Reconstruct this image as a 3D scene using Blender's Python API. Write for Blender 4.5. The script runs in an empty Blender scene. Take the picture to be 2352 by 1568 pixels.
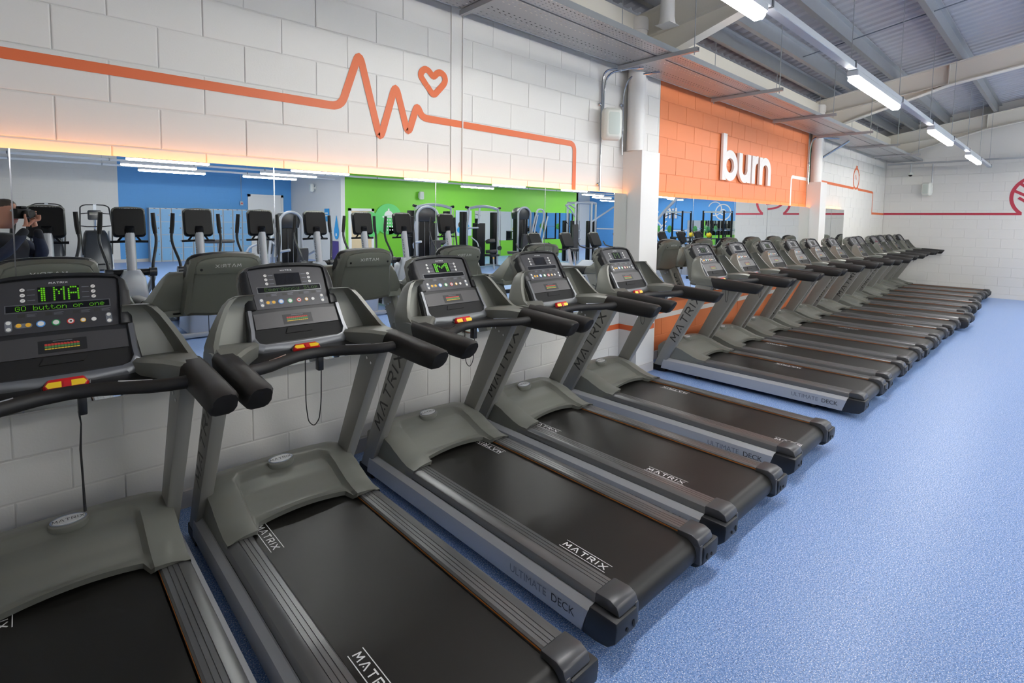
import bpy, bmesh, math, random
from mathutils import Vector, Matrix, Euler
random.seed(7)
S = bpy.context.scene
COL = S.collection
PI = math.pi

# ------------------------------------------------------------------ camera
F_PX, CX, CY = 1201.2, 1176.0, 589.44
YAW, PITCH, ROLL = 0.81861, -0.070614, 0.012258
CAM = Vector((0.0, -3.5574, 1.7550))
fw = Vector((math.cos(PITCH)*math.cos(YAW), math.cos(PITCH)*math.sin(YAW), math.sin(PITCH)))
rt = Vector((math.sin(YAW), -math.cos(YAW), 0.0))
up = rt.cross(fw)
r2 = rt*math.cos(ROLL) + up*math.sin(ROLL)
u2 = -rt*math.sin(ROLL) + up*math.cos(ROLL)
cd = bpy.data.cameras.new('camera'); cam = bpy.data.objects.new('camera', cd); COL.objects.link(cam)
cam.matrix_world = Matrix(((r2.x, u2.x, -fw.x, CAM.x), (r2.y, u2.y, -fw.y, CAM.y), (r2.z, u2.z, -fw.z, CAM.z), (0, 0, 0, 1)))
cd.sensor_fit = 'HORIZONTAL'; cd.sensor_width = 36.0
cd.lens = F_PX*36.0/2352.0
cd.shift_x = 0.0
cd.shift_y = -(784.0-CY)/2352.0
cd.clip_start = 0.02; cd.clip_end = 200
S.camera = cam

# ------------------------------------------------------------------ view, world
S.view_settings.view_transform = 'Standard'; S.view_settings.look = 'None'
S.view_settings.gamma = 1.0; S.view_settings.use_curve_mapping = False
S.view_settings.exposure = 0.82
w = bpy.data.worlds.new('world'); S.world = w; w.use_nodes = True
w.node_tree.nodes['Background'].inputs[0].default_value = (0.75, 0.8, 0.9, 1)
w.node_tree.nodes['Background'].inputs[1].default_value = 0.1
S.cycles.max_bounces = 6; S.cycles.diffuse_bounces = 3; S.cycles.glossy_bounces = 4
S.cycles.use_adaptive_sampling = True; S.cycles.adaptive_threshold = .04; S.cycles.use_light_tree = False
S.cycles.transmission_bounces = 4; S.cycles.transparent_max_bounces = 6
S.cycles.sample_clamp_indirect = 4.0; S.cycles.caustics_reflective = True; S.cycles.caustics_refractive = False
LAMP = 42.0          # luminaire diffuser strength
LED = 7.5           # orange strip strength

# ------------------------------------------------------------------ materials
def srgb(r, g, b):
    f = lambda c: (c/255/12.92) if c/255 <= .04045 else ((c/255+.055)/1.055)**2.4
    return (f(r), f(g), f(b), 1)
MATS = {}
def mat(name, col, rough=.5, metal=0.0, spec=.5, bump=0.0, bscale=200.0, var=0.0, vscale=5.0, coat=0.0, emit=None, estr=1.0):
    m = bpy.data.materials.new(name); m.use_nodes = True; MATS[name] = m
    nt = m.node_tree; b = nt.nodes['Principled BSDF']
    c = col if len(col) == 4 else (*col, 1)
    b.inputs['Base Color'].default_value = c
    b.inputs['Roughness'].default_value = rough; b.inputs['Metallic'].default_value = metal
    b.inputs['Specular IOR Level'].default_value = spec; b.inputs['Coat Weight'].default_value = coat
    tc = nt.nodes.new('ShaderNodeTexCoord')
    if var > 0:
        n = nt.nodes.new('ShaderNodeTexNoise'); n.inputs['Scale'].default_value = vscale; n.inputs['Detail'].default_value = 3
        nt.links.new(tc.outputs['Object'], n.inputs['Vector'])
        mx = nt.nodes.new('ShaderNodeMix'); mx.data_type = 'RGBA'
        mx.inputs[6].default_value = tuple(x*(1-var) for x in c[:3])+(1,); mx.inputs[7].default_value = tuple(min(1, x*(1+var)) for x in c[:3])+(1,)
        nt.links.new(n.outputs['Fac'], mx.inputs[0]); nt.links.new(mx.outputs[2], b.inputs['Base Color'])
    if bump > 0:
        n2 = nt.nodes.new('ShaderNodeTexNoise'); n2.inputs['Scale'].default_value = bscale; n2.inputs['Detail'].default_value = 2
        nt.links.new(tc.outputs['Object'], n2.inputs['Vector'])
        bp = nt.nodes.new('ShaderNodeBump'); bp.inputs['Strength'].default_value = bump; bp.inputs['Distance'].default_value = .01
        nt.links.new(n2.outputs['Fac'], bp.inputs['Height']); nt.links.new(bp.outputs['Normal'], b.inputs['Normal'])
    if emit:
        b.inputs['Emission Color'].default_value = emit if len(emit) == 4 else (*emit, 1); b.inputs['Emission Strength'].default_value = estr
    return m
WHITE = srgb(226, 224, 219)
mat('paint_white', WHITE, .55, bump=.06, bscale=90, var=.015, vscale=3)
mat('paint_orange', srgb(236, 136, 84), .5, bump=.06, bscale=90, var=.02, vscale=3)
mat('mural_orange', srgb(222, 108, 58), .5)
mat('mural_red', srgb(186, 48, 70), .5)
mat('mural_white', srgb(238, 234, 230), .5)
mat('column_white', srgb(228, 226, 222), .4)
mat('baseboard', srgb(205, 202, 200), .5)
mat('steel_cream', srgb(222, 217, 206), .5)
mat('galv', srgb(176, 180, 184), .38, .75, var=.05, vscale=8)
mat('galv_dark', srgb(110, 114, 120), .4, .7)
mat('chrome', srgb(205, 207, 210), .14, 1.0)
mat('roof_sheet', srgb(188, 188, 192), .45, .3)
mat('dark_gap', srgb(30, 31, 33), .8)
mat('lamp_body', srgb(205, 208, 212), .5)
mat('mirror', (.90, .93, .91, 1), 0.0, 1.0)
mat('mirror_edge', srgb(190, 205, 200), .2, .5)
mat('olive', srgb(122, 123, 116), .38, .22, spec=.5, bump=.02, bscale=500)
mat('charcoal', srgb(31, 32, 34), .42, .1)
mat('face_grey', srgb(66, 66, 69), .4, .3)
mat('pan_grey', srgb(76, 75, 76), .4, .35)
mat('bezel', srgb(112, 114, 117), .34, .6)
mat('black_plastic', srgb(24, 24, 25), .35)
mat('rubber_grip', srgb(26, 25, 24), .55, bump=.08, bscale=900)
mat('screen_black', srgb(12, 12, 13), .12, coat=.5)
mat('silver_paint', srgb(178, 180, 184), .38, .25)
mat('upright_grey', srgb(142, 141, 136), .4, .25)
mat('rail_grey', srgb(124, 124, 125), .30, .65)
mat('cap_grey', srgb(80, 80, 82), .35, .35)
mat('cap_dark', srgb(32, 34, 38), .45)
mat('belt', srgb(33, 32, 30), .36, 0.0, spec=.32, bump=.10, bscale=700, var=.06, vscale=4)
mat('tray_black', srgb(7, 7, 8), .7)
mat('orange_edge', srgb(205, 118, 40), .4)
mat('print_white', srgb(235, 235, 235), .5)
mat('print_dark', srgb(50, 49, 48), .5)
mat('print_grey', srgb(112, 116, 124), .5)
mat('badge_silver', srgb(228, 228, 226), .3, .4)
mat('stop_red', srgb(196, 24, 28), .3, coat=.4)
mat('stop_yellow', srgb(245, 205, 40), .35)
mat('btn_white', srgb(225, 224, 220), .35)
mat('btn_blue', srgb(90, 150, 215), .35)
mat('btn_green', srgb(50, 150, 90), .35)
mat('btn_red', srgb(205, 60, 55), .35)
mat('btn_yellow', srgb(235, 180, 60), .35)
mat('led_green', srgb(60, 150, 10), .4, emit=srgb(110, 190, 20), estr=.26)
mat('led_dim', srgb(40, 70, 12), .4, emit=srgb(70, 120, 20), estr=.2)
mat('chart_red', srgb(190, 60, 50), .5); mat('chart_green', srgb(70, 130, 70), .5); mat('chart_yellow', srgb(225, 190, 60), .5)
mat('cord', srgb(28, 27, 27), .6)
mat('wall_blue', srgb(86, 158, 222), .5, bump=.05, bscale=60)
mat('wall_green', srgb(116, 194, 44), .45, bump=.04, bscale=60)
mat('locker_blue', srgb(118, 172, 214), .4); mat('locker_grey', srgb(168, 176, 182), .4, .2)
mat('door_white', srgb(232, 232, 230), .4); mat('door_wood', srgb(222, 198, 158), .5, var=.05, vscale=6)
mat('sign_green', srgb(96, 205, 110), .4); mat('sign_blue', srgb(40, 150, 210), .4); mat('sign_purple', srgb(70, 50, 120), .4)
mat('machine_silver', srgb(178, 182, 188), .32, .45)
mat('machine_black', srgb(11, 12, 15), .45, spec=.25)
mat('pad_black', srgb(52, 50, 50), .5)
mat('machine_dark', srgb(52, 54, 57), .3, .4)
mat('skin', srgb(196, 140, 118), .5); mat('hair', srgb(70, 60, 54), .7)
mat('jacket', srgb(32, 34, 42), .8, bump=.1, bscale=300); mat('sleeve', srgb(40, 46, 66), .8, bump=.1, bscale=300); mat('trousers', srgb(30, 30, 34), .8)
mat('speaker_white', srgb(226, 228, 220), .45); mat('speaker_mesh', srgb(205, 214, 206), .6)
mat('poster', srgb(190, 205, 222), .4); mat('ball_green', srgb(70, 150, 60), .4); mat('plate_yellow', srgb(230, 200, 30), .4)
# emissive: lamps and the orange strip
def emit_mat(name, col, s):
    m = bpy.data.materials.new(name); m.use_nodes = True; MATS[name] = m
    nt = m.node_tree; nt.nodes.clear()
    e = nt.nodes.new('ShaderNodeEmission'); o = nt.nodes.new('ShaderNodeOutputMaterial')
    e.inputs[0].default_value = col; e.inputs[1].default_value = s; nt.links.new(e.outputs[0], o.inputs[0]); return m
emit_mat('lamp_glow', (1.0, .985, .96, 1), LAMP).cycles.emission_sampling = 'FRONT'
emit_mat('led_orange', (1.0, .29, .03, 1), LED)
def floor_material():
    m = bpy.data.materials.new('vinyl_floor'); m.use_nodes = True; MATS['vinyl_floor'] = m
    nt = m.node_tree; b = nt.nodes['Principled BSDF']; b.inputs['Roughness'].default_value = .38; b.inputs['Specular IOR Level'].default_value = .45
    tc = nt.nodes.new('ShaderNodeTexCoord')
    def fleck(scale, thr0, thr1):
        n = nt.nodes.new('ShaderNodeTexNoise'); n.inputs['Scale'].default_value = scale; n.inputs['Detail'].default_value = 1
        nt.links.new(tc.outputs['Object'], n.inputs['Vector'])
        r = nt.nodes.new('ShaderNodeMapRange'); r.inputs[1].default_value = thr0; r.inputs[2].default_value = thr1
        nt.links.new(n.outputs['Fac'], r.inputs[0]); return r.outputs[0]
    def mix(fac, a, bcol):
        x = nt.nodes.new('ShaderNodeMix'); x.data_type = 'RGBA'; nt.links.new(fac, x.inputs[0])
        if isinstance(a, tuple): x.inputs[6].default_value = a
        else: nt.links.new(a, x.inputs[6])
        x.inputs[7].default_value = bcol; return x.outputs[2]
    c = mix(fleck(110, .44, .58), srgb(106, 145, 208), srgb(140, 173, 226))
    c = mix(fleck(190, .595, .622), c, srgb(228, 236, 248))
    v = nt.nodes.new('ShaderNodeMapping'); v.inputs['Location'].default_value = (31, 17, 5)
    c = mix(fleck(171, .64, .665), c, srgb(58, 84, 148))
    nt.links.new(c, b.inputs['Base Color'])
floor_material()
def blockwork(name, col):
    # far painted blockwork seen only small in the mirrors: joints as fine relief
    m = bpy.data.materials.new(name); m.use_nodes = True; MATS[name] = m
    nt = m.node_tree; b = nt.nodes['Principled BSDF']; b.inputs['Roughness'].default_value = .55; b.inputs['Base Color'].default_value = col
    tc = nt.nodes.new('ShaderNodeTexCoord'); sp = nt.nodes.new('ShaderNodeSeparateXYZ'); cb = nt.nodes.new('ShaderNodeCombineXYZ')
    ad = nt.nodes.new('ShaderNodeMath'); ad.operation = 'ADD'
    nt.links.new(tc.outputs['Object'], sp.inputs[0]); nt.links.new(sp.outputs[0], ad.inputs[0]); nt.links.new(sp.outputs[1], ad.inputs[1])
    nt.links.new(ad.outputs[0], cb.inputs[0]); nt.links.new(sp.outputs[2], cb.inputs[1])
    br = nt.nodes.new('ShaderNodeTexBrick'); br.inputs['Scale'].default_value = 1; br.inputs['Brick Width'].default_value = .45; br.inputs['Row Height'].default_value = .225
    br.inputs['Mortar Size'].default_value = .006; nt.links.new(cb.outputs[0], br.inputs['Vector'])
    bp = nt.nodes.new('ShaderNodeBump'); bp.inputs['Strength'].default_value = .5; bp.inputs['Distance'].default_value = .01; bp.invert = True
    nt.links.new(br.outputs['Fac'], bp.inputs['Height']); nt.links.new(bp.outputs['Normal'], b.inputs['Normal'])
blockwork('block_white', WHITE); blockwork('block_blue', srgb(86, 158, 222)); blockwork('block_green', srgb(122, 200, 48))

# ------------------------------------------------------------------ mesh helpers
def rot_to(d):
    return Vector((0, 0, 1)).rotation_difference(Vector(d).normalized()).to_matrix()
class MB:
    def __init__(s): s.v = []; s.f = []
    def add(s, vs, fs):
        o = len(s.v); s.v += [tuple(v) for v in vs]; s.f += [tuple(i+o for i in f) for f in fs]; return s
    def box(s, x0, x1, y0, y1, z0, z1):
        vs = [(x0,y0,z0),(x1,y0,z0),(x1,y1,z0),(x0,y1,z0),(x0,y0,z1),(x1,y0,z1),(x1,y1,z1),(x0,y1,z1)]
        return s.add(vs, [(0,3,2,1),(4,5,6,7),(0,1,5,4),(1,2,6,5),(2,3,7,6),(3,0,4,7)])
    def obox(s, c, size, M):            # oriented box
        vs = []
        for dz in (-.5, .5):
            for dx, dy in ((-.5,-.5),(.5,-.5),(.5,.5),(-.5,.5)):
                vs.append(Vector(c)+M @ Vector((dx*size[0], dy*size[1], dz*size[2])))
        return s.add(vs, [(0,3,2,1),(4,5,6,7),(0,1,5,4),(1,2,6,5),(2,3,7,6),(3,0,4,7)])
    def prism(s, poly, axis, a0, a1):   # poly: 2D points; axis 'x' -> (y,z), 'y' -> (x,z), 'z' -> (x,y)
        n = len(poly)
        def P(p, a): return {'x': (a, p[0], p[1]), 'y': (p[0], a, p[1]), 'z': (p[0], p[1], a)}[axis]
        vs = [P(p, a0) for p in poly]+[P(p, a1) for p in poly]
        return s.add(vs, [tuple(range(n))[::-1], tuple(range(n, 2*n))]+[(i, (i+1) % n, n+(i+1) % n, n+i) for i in range(n)])
    def loft(s, rings, cap=True, closed=True):
        n = len(rings[0]); vs = [p for r in rings for p in r]; fs = []
        for k in range(len(rings)-1):
            for i in range(n if closed else n-1):
                j = (i+1) % n; fs.append((k*n+i, k*n+j, (k+1)*n+j, (k+1)*n+i))
        if cap and closed:
            fs += [tuple(range(n))[::-1], tuple(range((len(rings)-1)*n, len(rings)*n))]
        return s.add(vs, fs)
    def tube(s, path, r, n=8, cap=True, sect=None):
        path = [Vector(p) for p in path]; rings = []
        rr = r if isinstance(r, (list, tuple)) else [r]*len(path)
        prev = None
        for i, p in enumerate(path):
            a = path[max(0, i-1)]; b = path[min(len(path)-1, i+1)]; t = (b-a).normalized()
            if prev is None:
                ref = Vector((0, 0, 1)) if abs(t.z) < .9 else Vector((1, 0, 0))
                side = t.cross(ref).normalized()
            else:
                side = (prev - t*prev.dot(t)).normalized()
            prev = side; upv = side.cross(t)
            if sect: rings.append([p+side*(q[0]*rr[i])+upv*(q[1]*rr[i]) for q in sect])
            else: rings.append([p+side*(rr[i]*math.cos(2*PI*k/n))+upv*(rr[i]*math.sin(2*PI*k/n)) for k in range(n)])
        return s.loft(rings, cap)
    def cyl(s, p0, p1, r, n=12): return s.tube([p0, p1], r, n)
    def disc(s, c, nrm, r, h=.002, n=16, ry=None):
        M = rot_to(nrm); ry = ry or r; c = Vector(c)
        a = [c+M @ Vector((r*math.cos(2*PI*k/n), ry*math.sin(2*PI*k/n), 0)) for k in range(n)]
        b = [c+M @ Vector((r*math.cos(2*PI*k/n), ry*math.sin(2*PI*k/n), h)) for k in range(n)]
        return s.loft([a, b])
    def sphere(s, c, r, n=12, m=8):
        rx, ry, rz = r if isinstance(r, tuple) else (r, r, r); rings = []
        for j in range(m+1):
            th = PI*j/m; q = max(math.sin(th), .001)
            rings.append([(c[0]+rx*q*math.cos(2*PI*k/n), c[1]+ry*q*math.sin(2*PI*k/n), c[2]-rz*math.cos(th)) for k in range(n)])
        return s.loft(rings)
    def mesh(s, name, smooth=True, bevel=0, seg=2, ang=35):
        me = bpy.data.meshes.new(name); bm = bmesh.new()
        vs = [bm.verts.new(v) for v in s.v]
        for f in s.f:
            try: bm.faces.new([vs[i] for i in f])
            except ValueError: pass
        bmesh.ops.recalc_face_normals(bm, faces=bm.faces)
        if bevel > 0:
            es = [e for e in bm.edges if len(e.link_faces) == 2 and e.calc_face_angle(0) > math.radians(30)]
            bmesh.ops.bevel(bm, geom=es, offset=bevel, segments=seg, affect='EDGES', clamp_overlap=True, profile=.5)
        bm.to_mesh(me); bm.free()
        if smooth:
            me.polygons.foreach_set('use_smooth', [True]*len(me.polygons)); me.set_sharp_from_angle(angle=math.radians(ang))
        return me
    def build(s, name, m, parent=None, smooth=True, bevel=0, seg=2, ang=35):
        me = s.mesh(name, smooth, bevel, seg, ang); me.materials.append(MATS[m]); return link(name, me, parent)
def link(name, data, parent=None):
    o = bpy.data.objects.new(name, data); COL.objects.link(o)
    if parent is not None: o.parent = parent
    return o
def empty(name, loc=(0, 0, 0), rz=0):
    o = bpy.data.objects.new(name, None); COL.objects.link(o); o.location = loc; o.rotation_euler = (0, 0, rz); o.empty_display_size = .1
    return o
def tag(o, label=None, cat=None, group=None, kind=None):
    for k, v in (('label', label), ('category', cat), ('group', group), ('kind', kind)):
        if v: o[k] = v
    return o
def copy_tree(o, parent=None):
    c = o.copy(); COL.objects.link(c); c.parent = parent
    for ch in [x for x in KIDS.get(o.name, ())]: KIDS.setdefault(c.name, []).append(copy_tree(ch, c))
    return c
KIDS = {}
def index_tree(o):
    KIDS[o.name] = list(o.children)
    for c in o.children: index_tree(c)
# flat lettering from strokes (2D quads)
def seg_quad(a, b, t, ext=.5):
    a = Vector(a); b = Vector(b); d = (b-a).normalized(); n = Vector((-d.y, d.x))*t/2; a = a-d*t*ext*.5; b = b+d*t*ext*.5
    return [a-n, b-n, b+n, a+n]
GLY = {'M': (1.15, [[(0,0),(.12,1),(.57,.3),(1.03,1),(1.15,0)]]), 'A': (1.1, [[(0,0),(.48,1),(.62,1),(1.1,0)]]), 'T': (1.0, [[(0,1),(1,1)],[(.5,1),(.5,0)]]),
       'R': (.95, [[(0,0),(0,1),(.75,1),(.92,.85),(.92,.65),(.75,.48),(.25,.48)],[(.5,.48),(.95,0)]]), 'I': (.12, [[(.06,0),(.06,1)]]), 'X': (1.05, [[(0,0),(1.05,1)],[(0,1),(1.05,0)]])}
def word(txt, h, t=.17, gap=.42, slant=.0):
    qs = []; x = 0
    for ch in txt:
        wd, sts = GLY[ch]
        for st in sts:
            for a, b in zip(st, st[1:]):
                qs.append([Vector((x+p.x+slant*p.y, p.y))*h for p in seg_quad(a, b, t)])
        if ch == 'A': qs.append([Vector((x+wd/2+dx, .22+dy))*h for dx, dy in ((-.09,-.09),(.09,-.09),(.09,.09),(-.09,.09))])
        x += wd+gap
    return qs, (x-gap)*h
def decal(name, quads, org, ex, ey, m, parent=None):
    b = MB(); org = Vector(org); ex = Vector(ex); ey = Vector(ey)
    ez = ex.cross(ey)
    for i, q in enumerate(quads): b.add([org+ex*p[0]+ey*p[1]+ez*(.00004*i) for p in q], [tuple(range(len(q)))])
    me = bpy.data.meshes.new(name); me.from_pydata(b.v, [], b.f); me.materials.append(MATS[m]); return link(name, me, parent)
def text_obj(name, txt, size, M, m, parent=None, extrude=0.0, bold=0.0, align='LEFT'):
    cu = bpy.data.curves.new('tmp', 'FONT'); cu.body = txt; cu.size = size; cu.extrude = extrude; cu.offset = bold; cu.align_x = align; cu.resolution_u = 3
    t = bpy.data.objects.new('tmp', cu); me = bpy.data.meshes.new_from_object(t); bpy.data.objects.remove(t); bpy.data.curves.remove(cu)
    me.name = name; me.transform(M); me.materials.clear(); me.materials.append(MATS[m]); return link(name, me, parent)
def basis(org, ex, ey):
    ex = Vector(ex).normalized(); ey = Vector(ey).normalized(); ez = ex.cross(ey)
    return Matrix(((ex.x, ey.x, ez.x, org[0]), (ex.y, ey.y, ez.y, org[1]), (ex.z, ey.z, ez.z, org[2]), (0, 0, 0, 1)))
def arc(cx, cy, r, a0, a1, n=8, ry=None):
    ry = ry or r
    return [(cx+r*math.cos(a0+(a1-a0)*k/n), cy+ry*math.sin(a0+(a1-a0)*k/n)) for k in range(n+1)]
def ribbon(pts, wd):                 # polyline stroke as mitred quads
    pts = [Vector(p) for p in pts]; L = []; R = []
    for i, p in enumerate(pts):
        a = pts[max(0, i-1)]; b = pts[min(len(pts)-1, i+1)]
        if 0 < i < len(pts)-1:
            d1 = (p-a).normalized(); d2 = (b-p).normalized(); n1 = Vector((-d1.y, d1.x)); n2 = Vector((-d2.y, d2.x)); n = (n1+n2)
            if n.length < 1e-4: n = n1
            n.normalize(); k = 1/max(.35, n.dot(n1))
        else:
            d = (b-a).normalized(); n = Vector((-d.y, d.x)); k = 1
        L.append(p+n*wd/2*k); R.append(p-n*wd/2*k)
    return [[L[i], R[i], R[i+1], L[i+1]] for i in range(len(pts)-1)]
def smooth_path(pts, r, n=6):        # round the corners of a polyline
    pts = [Vector(p) for p in pts]; out = [pts[0]]
    for a, p, b in zip(pts, pts[1:], pts[2:]):
        d1 = (a-p); d2 = (b-p); rr = min(r, d1.length*.45, d2.length*.45); s = p+d1.normalized()*rr; e = p+d2.normalized()*rr
        for k in range(n+1):
            t = k/n; out.append(s*(1-t)**2+p*2*t*(1-t)+e*t*t)
    return out+[pts[-1]]

# ================================================================== THE SETTING
XN, XF, YB = -0.9, 17.2, -20.5       # near wall, far wall, back wall
def struct(o): return tag(o, kind='structure')
fl = MB().box(XN, 30, YB, 0.0, -.08, 0.0).build('floor', 'vinyl_floor', smooth=False); struct(fl)

# ---- painted blockwork, block by block
_bm = {}
def block_mesh(wd, h, m):
    k = (round(wd, 3), round(h, 3), m)
    if k not in _bm:
        a, b, e, d = wd/2, h/2, .005, .0038
        o = [(-a, d, -b), (a, d, -b), (a, d, b), (-a, d, b)]; c = [(-a, e*.34, -b), (a, e*.34, -b), (a, e*.34, b), (-a, e*.34, b)]
        i = [(-a+e, 0, -b+e), (a-e, 0, -b+e), (a-e, 0, b-e), (-a+e, 0, b-e)]
        f = [(8, 9, 10, 11)]+[(4+j, 4+(j+1) % 4, 8+(j+1) % 4, 8+j) for j in range(4)]+[(j, (j+1) % 4, 4+(j+1) % 4, 4+j) for j in range(4)]
        me = bpy.data.meshes.new('block'); me.from_pydata(o+c+i, [], f); me.materials.append(MATS[m]); _bm[k] = me
    return _bm[k]
def lay(parent, u0, u1, courses, m, place, holes=()):
    n = 0; G = .006
    for z0, z1, ph in courses:
        i0 = math.floor((u0+.308)/.45)-1
        for i in range(i0, i0+60):
            a = max(u0, -.308+.45*(i+ph)); b = min(u1, -.308+.45*(i+1+ph))
            if b-a < .03: continue
            pieces = [(a, b)]
            for h0, h1, hz0, hz1 in holes:
                if hz0 < (z0+z1)/2 < hz1:
                    nx = []
                    for p, q in pieces:
                        if q <= h0 or p >= h1: nx.append((p, q)); continue
                        if p < h0: nx.append((p, h0))
                        if q > h1: nx.append((h1, q))
                    pieces = nx
            for p, q in pieces:
                if q-p < .03: continue
                o = link('block', block_mesh(q-p-G, z1-z0-G, m), parent); place(o, (p+q)/2, (z0+z1)/2, random.uniform(-.0012, .0008)); n += 1
    return n
UP = [(2.129+.225*k, 2.129+.225*(k+1), 0 if k % 2 == 0 else .5) for k in range(8)]
UP = [(2.060, 2.129, .5)]+UP
LOW = [(.11, .297, .5), (.297, .522, 0), (.522, .747, .5), (.747, .775, 0)]
MIDC = [(.747+.2303*k, .747+.2303*(k+1), 0 if k % 2 == 0 else .5) for k in range(6)]
def placeY(o, u, z, j): o.location = (u, j, z)
MZ0, MZ1, MY = .772, 2.066, -.070
bays = [('wall_left', XN, 5.80, 'paint_white', [(2.61, 2.735, 0, 9), (5.07, 5.40, 0, 9)], UP+LOW),
        ('wall_left_centre', 5.80, 11.1, 'paint_orange', [], UP+LOW),
        ('wall_left_far', 11.1, XF, 'paint_white', [(11.1, 11.45, 0, 9), (11.45, 13.3, .76, 2.07)], UP+LOW[:3]+MIDC)]
for nm, a, b, m, holes, courses in bays:
    bk = MB().box(a, b, .005, .2, 0, 4.1).build(nm, m, smooth=False); struct(bk)
    lay(bk, a, b, courses, m, placeY, holes)
# smooth strip at the movement joint
tj = MB().box(2.618, 2.728, -.004, .006, .1, 4.0).box(2.728, 2.738, -.014, .006, .1, 4.0).build('trim_1', 'paint_white', smooth=False); struct(tj)
# far end wall, room side -X
def placeX(o, u, z, j): o.location = (XF+j, -u, z); o.rotation_euler = (0, 0, -PI/2)
wf = MB().box(XF+.005, XF+.2, -4.2, 0.2, 0, 5.3).build('wall_far', 'paint_white', smooth=False); struct(wf)
FC = [(.11, .297, .5), (.297, .522, 0), (.522, .747, .5)]+MIDC+UP[1:7]
lay(wf, .01, 4.2, FC, 'paint_white', placeX)
# walls that show only in the mirrors
def wall(nm, x0, x1, y0, y1, z1, m):
    o = MB().box(x0, x1, y0, y1, 0, z1).build(nm, m, smooth=False); struct(o); return o
wall('wall_near', XN-.2, XN, YB, 0, 6.2, 'block_white')
wall('wall_back', XN, 2.6, YB-.2, YB, 4.3, 'block_white')
wall('wall_back_blue', 2.6, 8.9, YB-.2, YB, 4.3, 'block_blue')
wall('wall_partition', 8.82, 8.98, YB, -15.5, 5.3, 'paint_white')
wall('wall_green', 8.98, 22.7, -15.66, -15.5, 5.3, 'wall_green')
wall('wall_back_right', 22.7, 30, YB-.2, YB, 4.3, 'block_white')
wall('wall_partition_right', 22.55, 22.7, YB, -15.5, 5.3, 'paint_white')
wall('wall_return', XF, 30, -4.2, -4.05, 5.3, 'paint_white')
wall('wall_lift', 30, 30.2, YB, -4.05, 6.2, 'block_blue')
for k, (x0, x1, y0, y1) in enumerate([(XN, 17.2, -.014, .004)]):
    bb = MB().box(x0, 5.05, y0, y1, 0, .105).box(5.42, 11.1, y0, y1, 0, .105).box(11.46, XF, y0, y1, 0, .105).build('baseboard_left', 'baseboard', smooth=False); struct(bb)
struct(MB().box(XF-.014, XF+.004, -4.2, -.014, 0, .105).build('baseboard_far', 'column_white', smooth=False))
struct(MB().box(XN, 8.82, YB, YB+.02, 0, .12).build('baseboard_back', 'baseboard', smooth=False))

# ---- roof
RS = .16
def zr(y, base): return base+RS*(min(-y, 20.5+y) if y < 0 else -y)
prof = []
x = XN-.2
while x < XF+.3:
    prof += [(x, 0), (x+.05, 0), (x+.075, .032), (x+.125, .032), (x+.15, 0)]; x += .2
b = MB(); rows = []
for y in (.2, -10.25): rows.append([(p[0], y, zr(y, 4.30)+p[1]) for p in prof])
b.loft(rows, cap=False, closed=False)
b.add([(XN-.2, -10.25, zr(-10.25, 4.30)), (31, -10.25, zr(-10.25, 4.30)), (31, YB-.2, zr(YB-.2, 4.30)), (XN-.2, YB-.2, zr(YB-.2, 4.30))], [(0, 1, 2, 3)])
b.add([(XF+.2, .2, zr(.2, 4.30)), (31, .2, zr(.2, 4.30)), (31, -10.25, zr(-10.25, 4.30)), (XF+.2, -10.25, zr(-10.25, 4.30))], [(0, 1, 2, 3)])
ce = b.build('ceiling', 'roof_sheet', smooth=False); struct(ce)
for y in [-.22, -.62, -1.25, -2.15, -3.1, -4.05, -5.0, -6.2, -7.6, -9.0, -10.2, -12, -14, -16, -18, -20]:
    z = zr(y, 4.09); x1 = 30 if y < -4.3 else XF
    MB().prism([(y-.035, z), (y+.03, z), (y+.03, z+.012), (y-.022, z+.012), (y-.022, z+.19), (y-.09, z+.19), (y-.09, z+.176), (y-.035, z+.176)], 'x', XN, x1).build('purlin', 'galv', ce, smooth=False)
for xr in (5.28, 11.3, 16.98, -.72):
    # tapered haunched portal rafter: flanges and web
    hb = [(-.05, 3.56), (-.42, 3.585), (-2.02, 4.05)]; top = lambda y: 4.08+RS*(-y)
    w_ = .075
    r_ = MB()
    r_.prism([(0.0, 3.56), (-.42, 3.60), (-2.02, 4.07), (-9.9, 4.07+RS*7.88), (-9.9, top(-9.9)), (0, top(0))], 'x', xr-.005, xr+.005)
    for p, q in (((0, 3.55), (-.42, 3.585)), ((-.42, 3.585), (-2.02, 4.055)), ((-2.02, 4.055), (-9.9, 4.055+RS*7.88))):
        r_.prism([p, q, (q[0], q[1]+.016), (p[0], p[1]+.016)], 'x', xr-w_, xr+w_)
    r_.prism([(0, 3.80), (-2.02, 4.07), (-2.02, 4.08), (0, 3.812)], 'x', xr-w_, xr+w_)
    r_.prism([(0, top(0)-.016), (-9.9, top(-9.9)-.016), (-9.9, top(-9.9)), (0, top(0))], 'x', xr-w_, xr+w_)
    for y in (-.06, -2.02): r_.box(xr-w_, xr+w_, y-.006, y+.006, 3.58 if y > -1 else 4.08, top(y)-.01)
    r_.build('rafter', 'steel_cream', ce, smooth=False)
    for z in (3.72, 3.82, 3.92):
        for dx in (-.05, .05): MB().disc((xr+dx, -.066, z), (0, -1, 0), .012, .012, 6).build('bolt', 'galv_dark', ce, smooth=False)
for x0, x1 in ((XN, 5.2), (5.36, 11.22), (11.38, 16.9)):
    MB().box(x0, x1, -.13, -.02, 3.62, 4.02).build('eaves_beam', 'steel_cream', ce, smooth=False)
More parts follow.
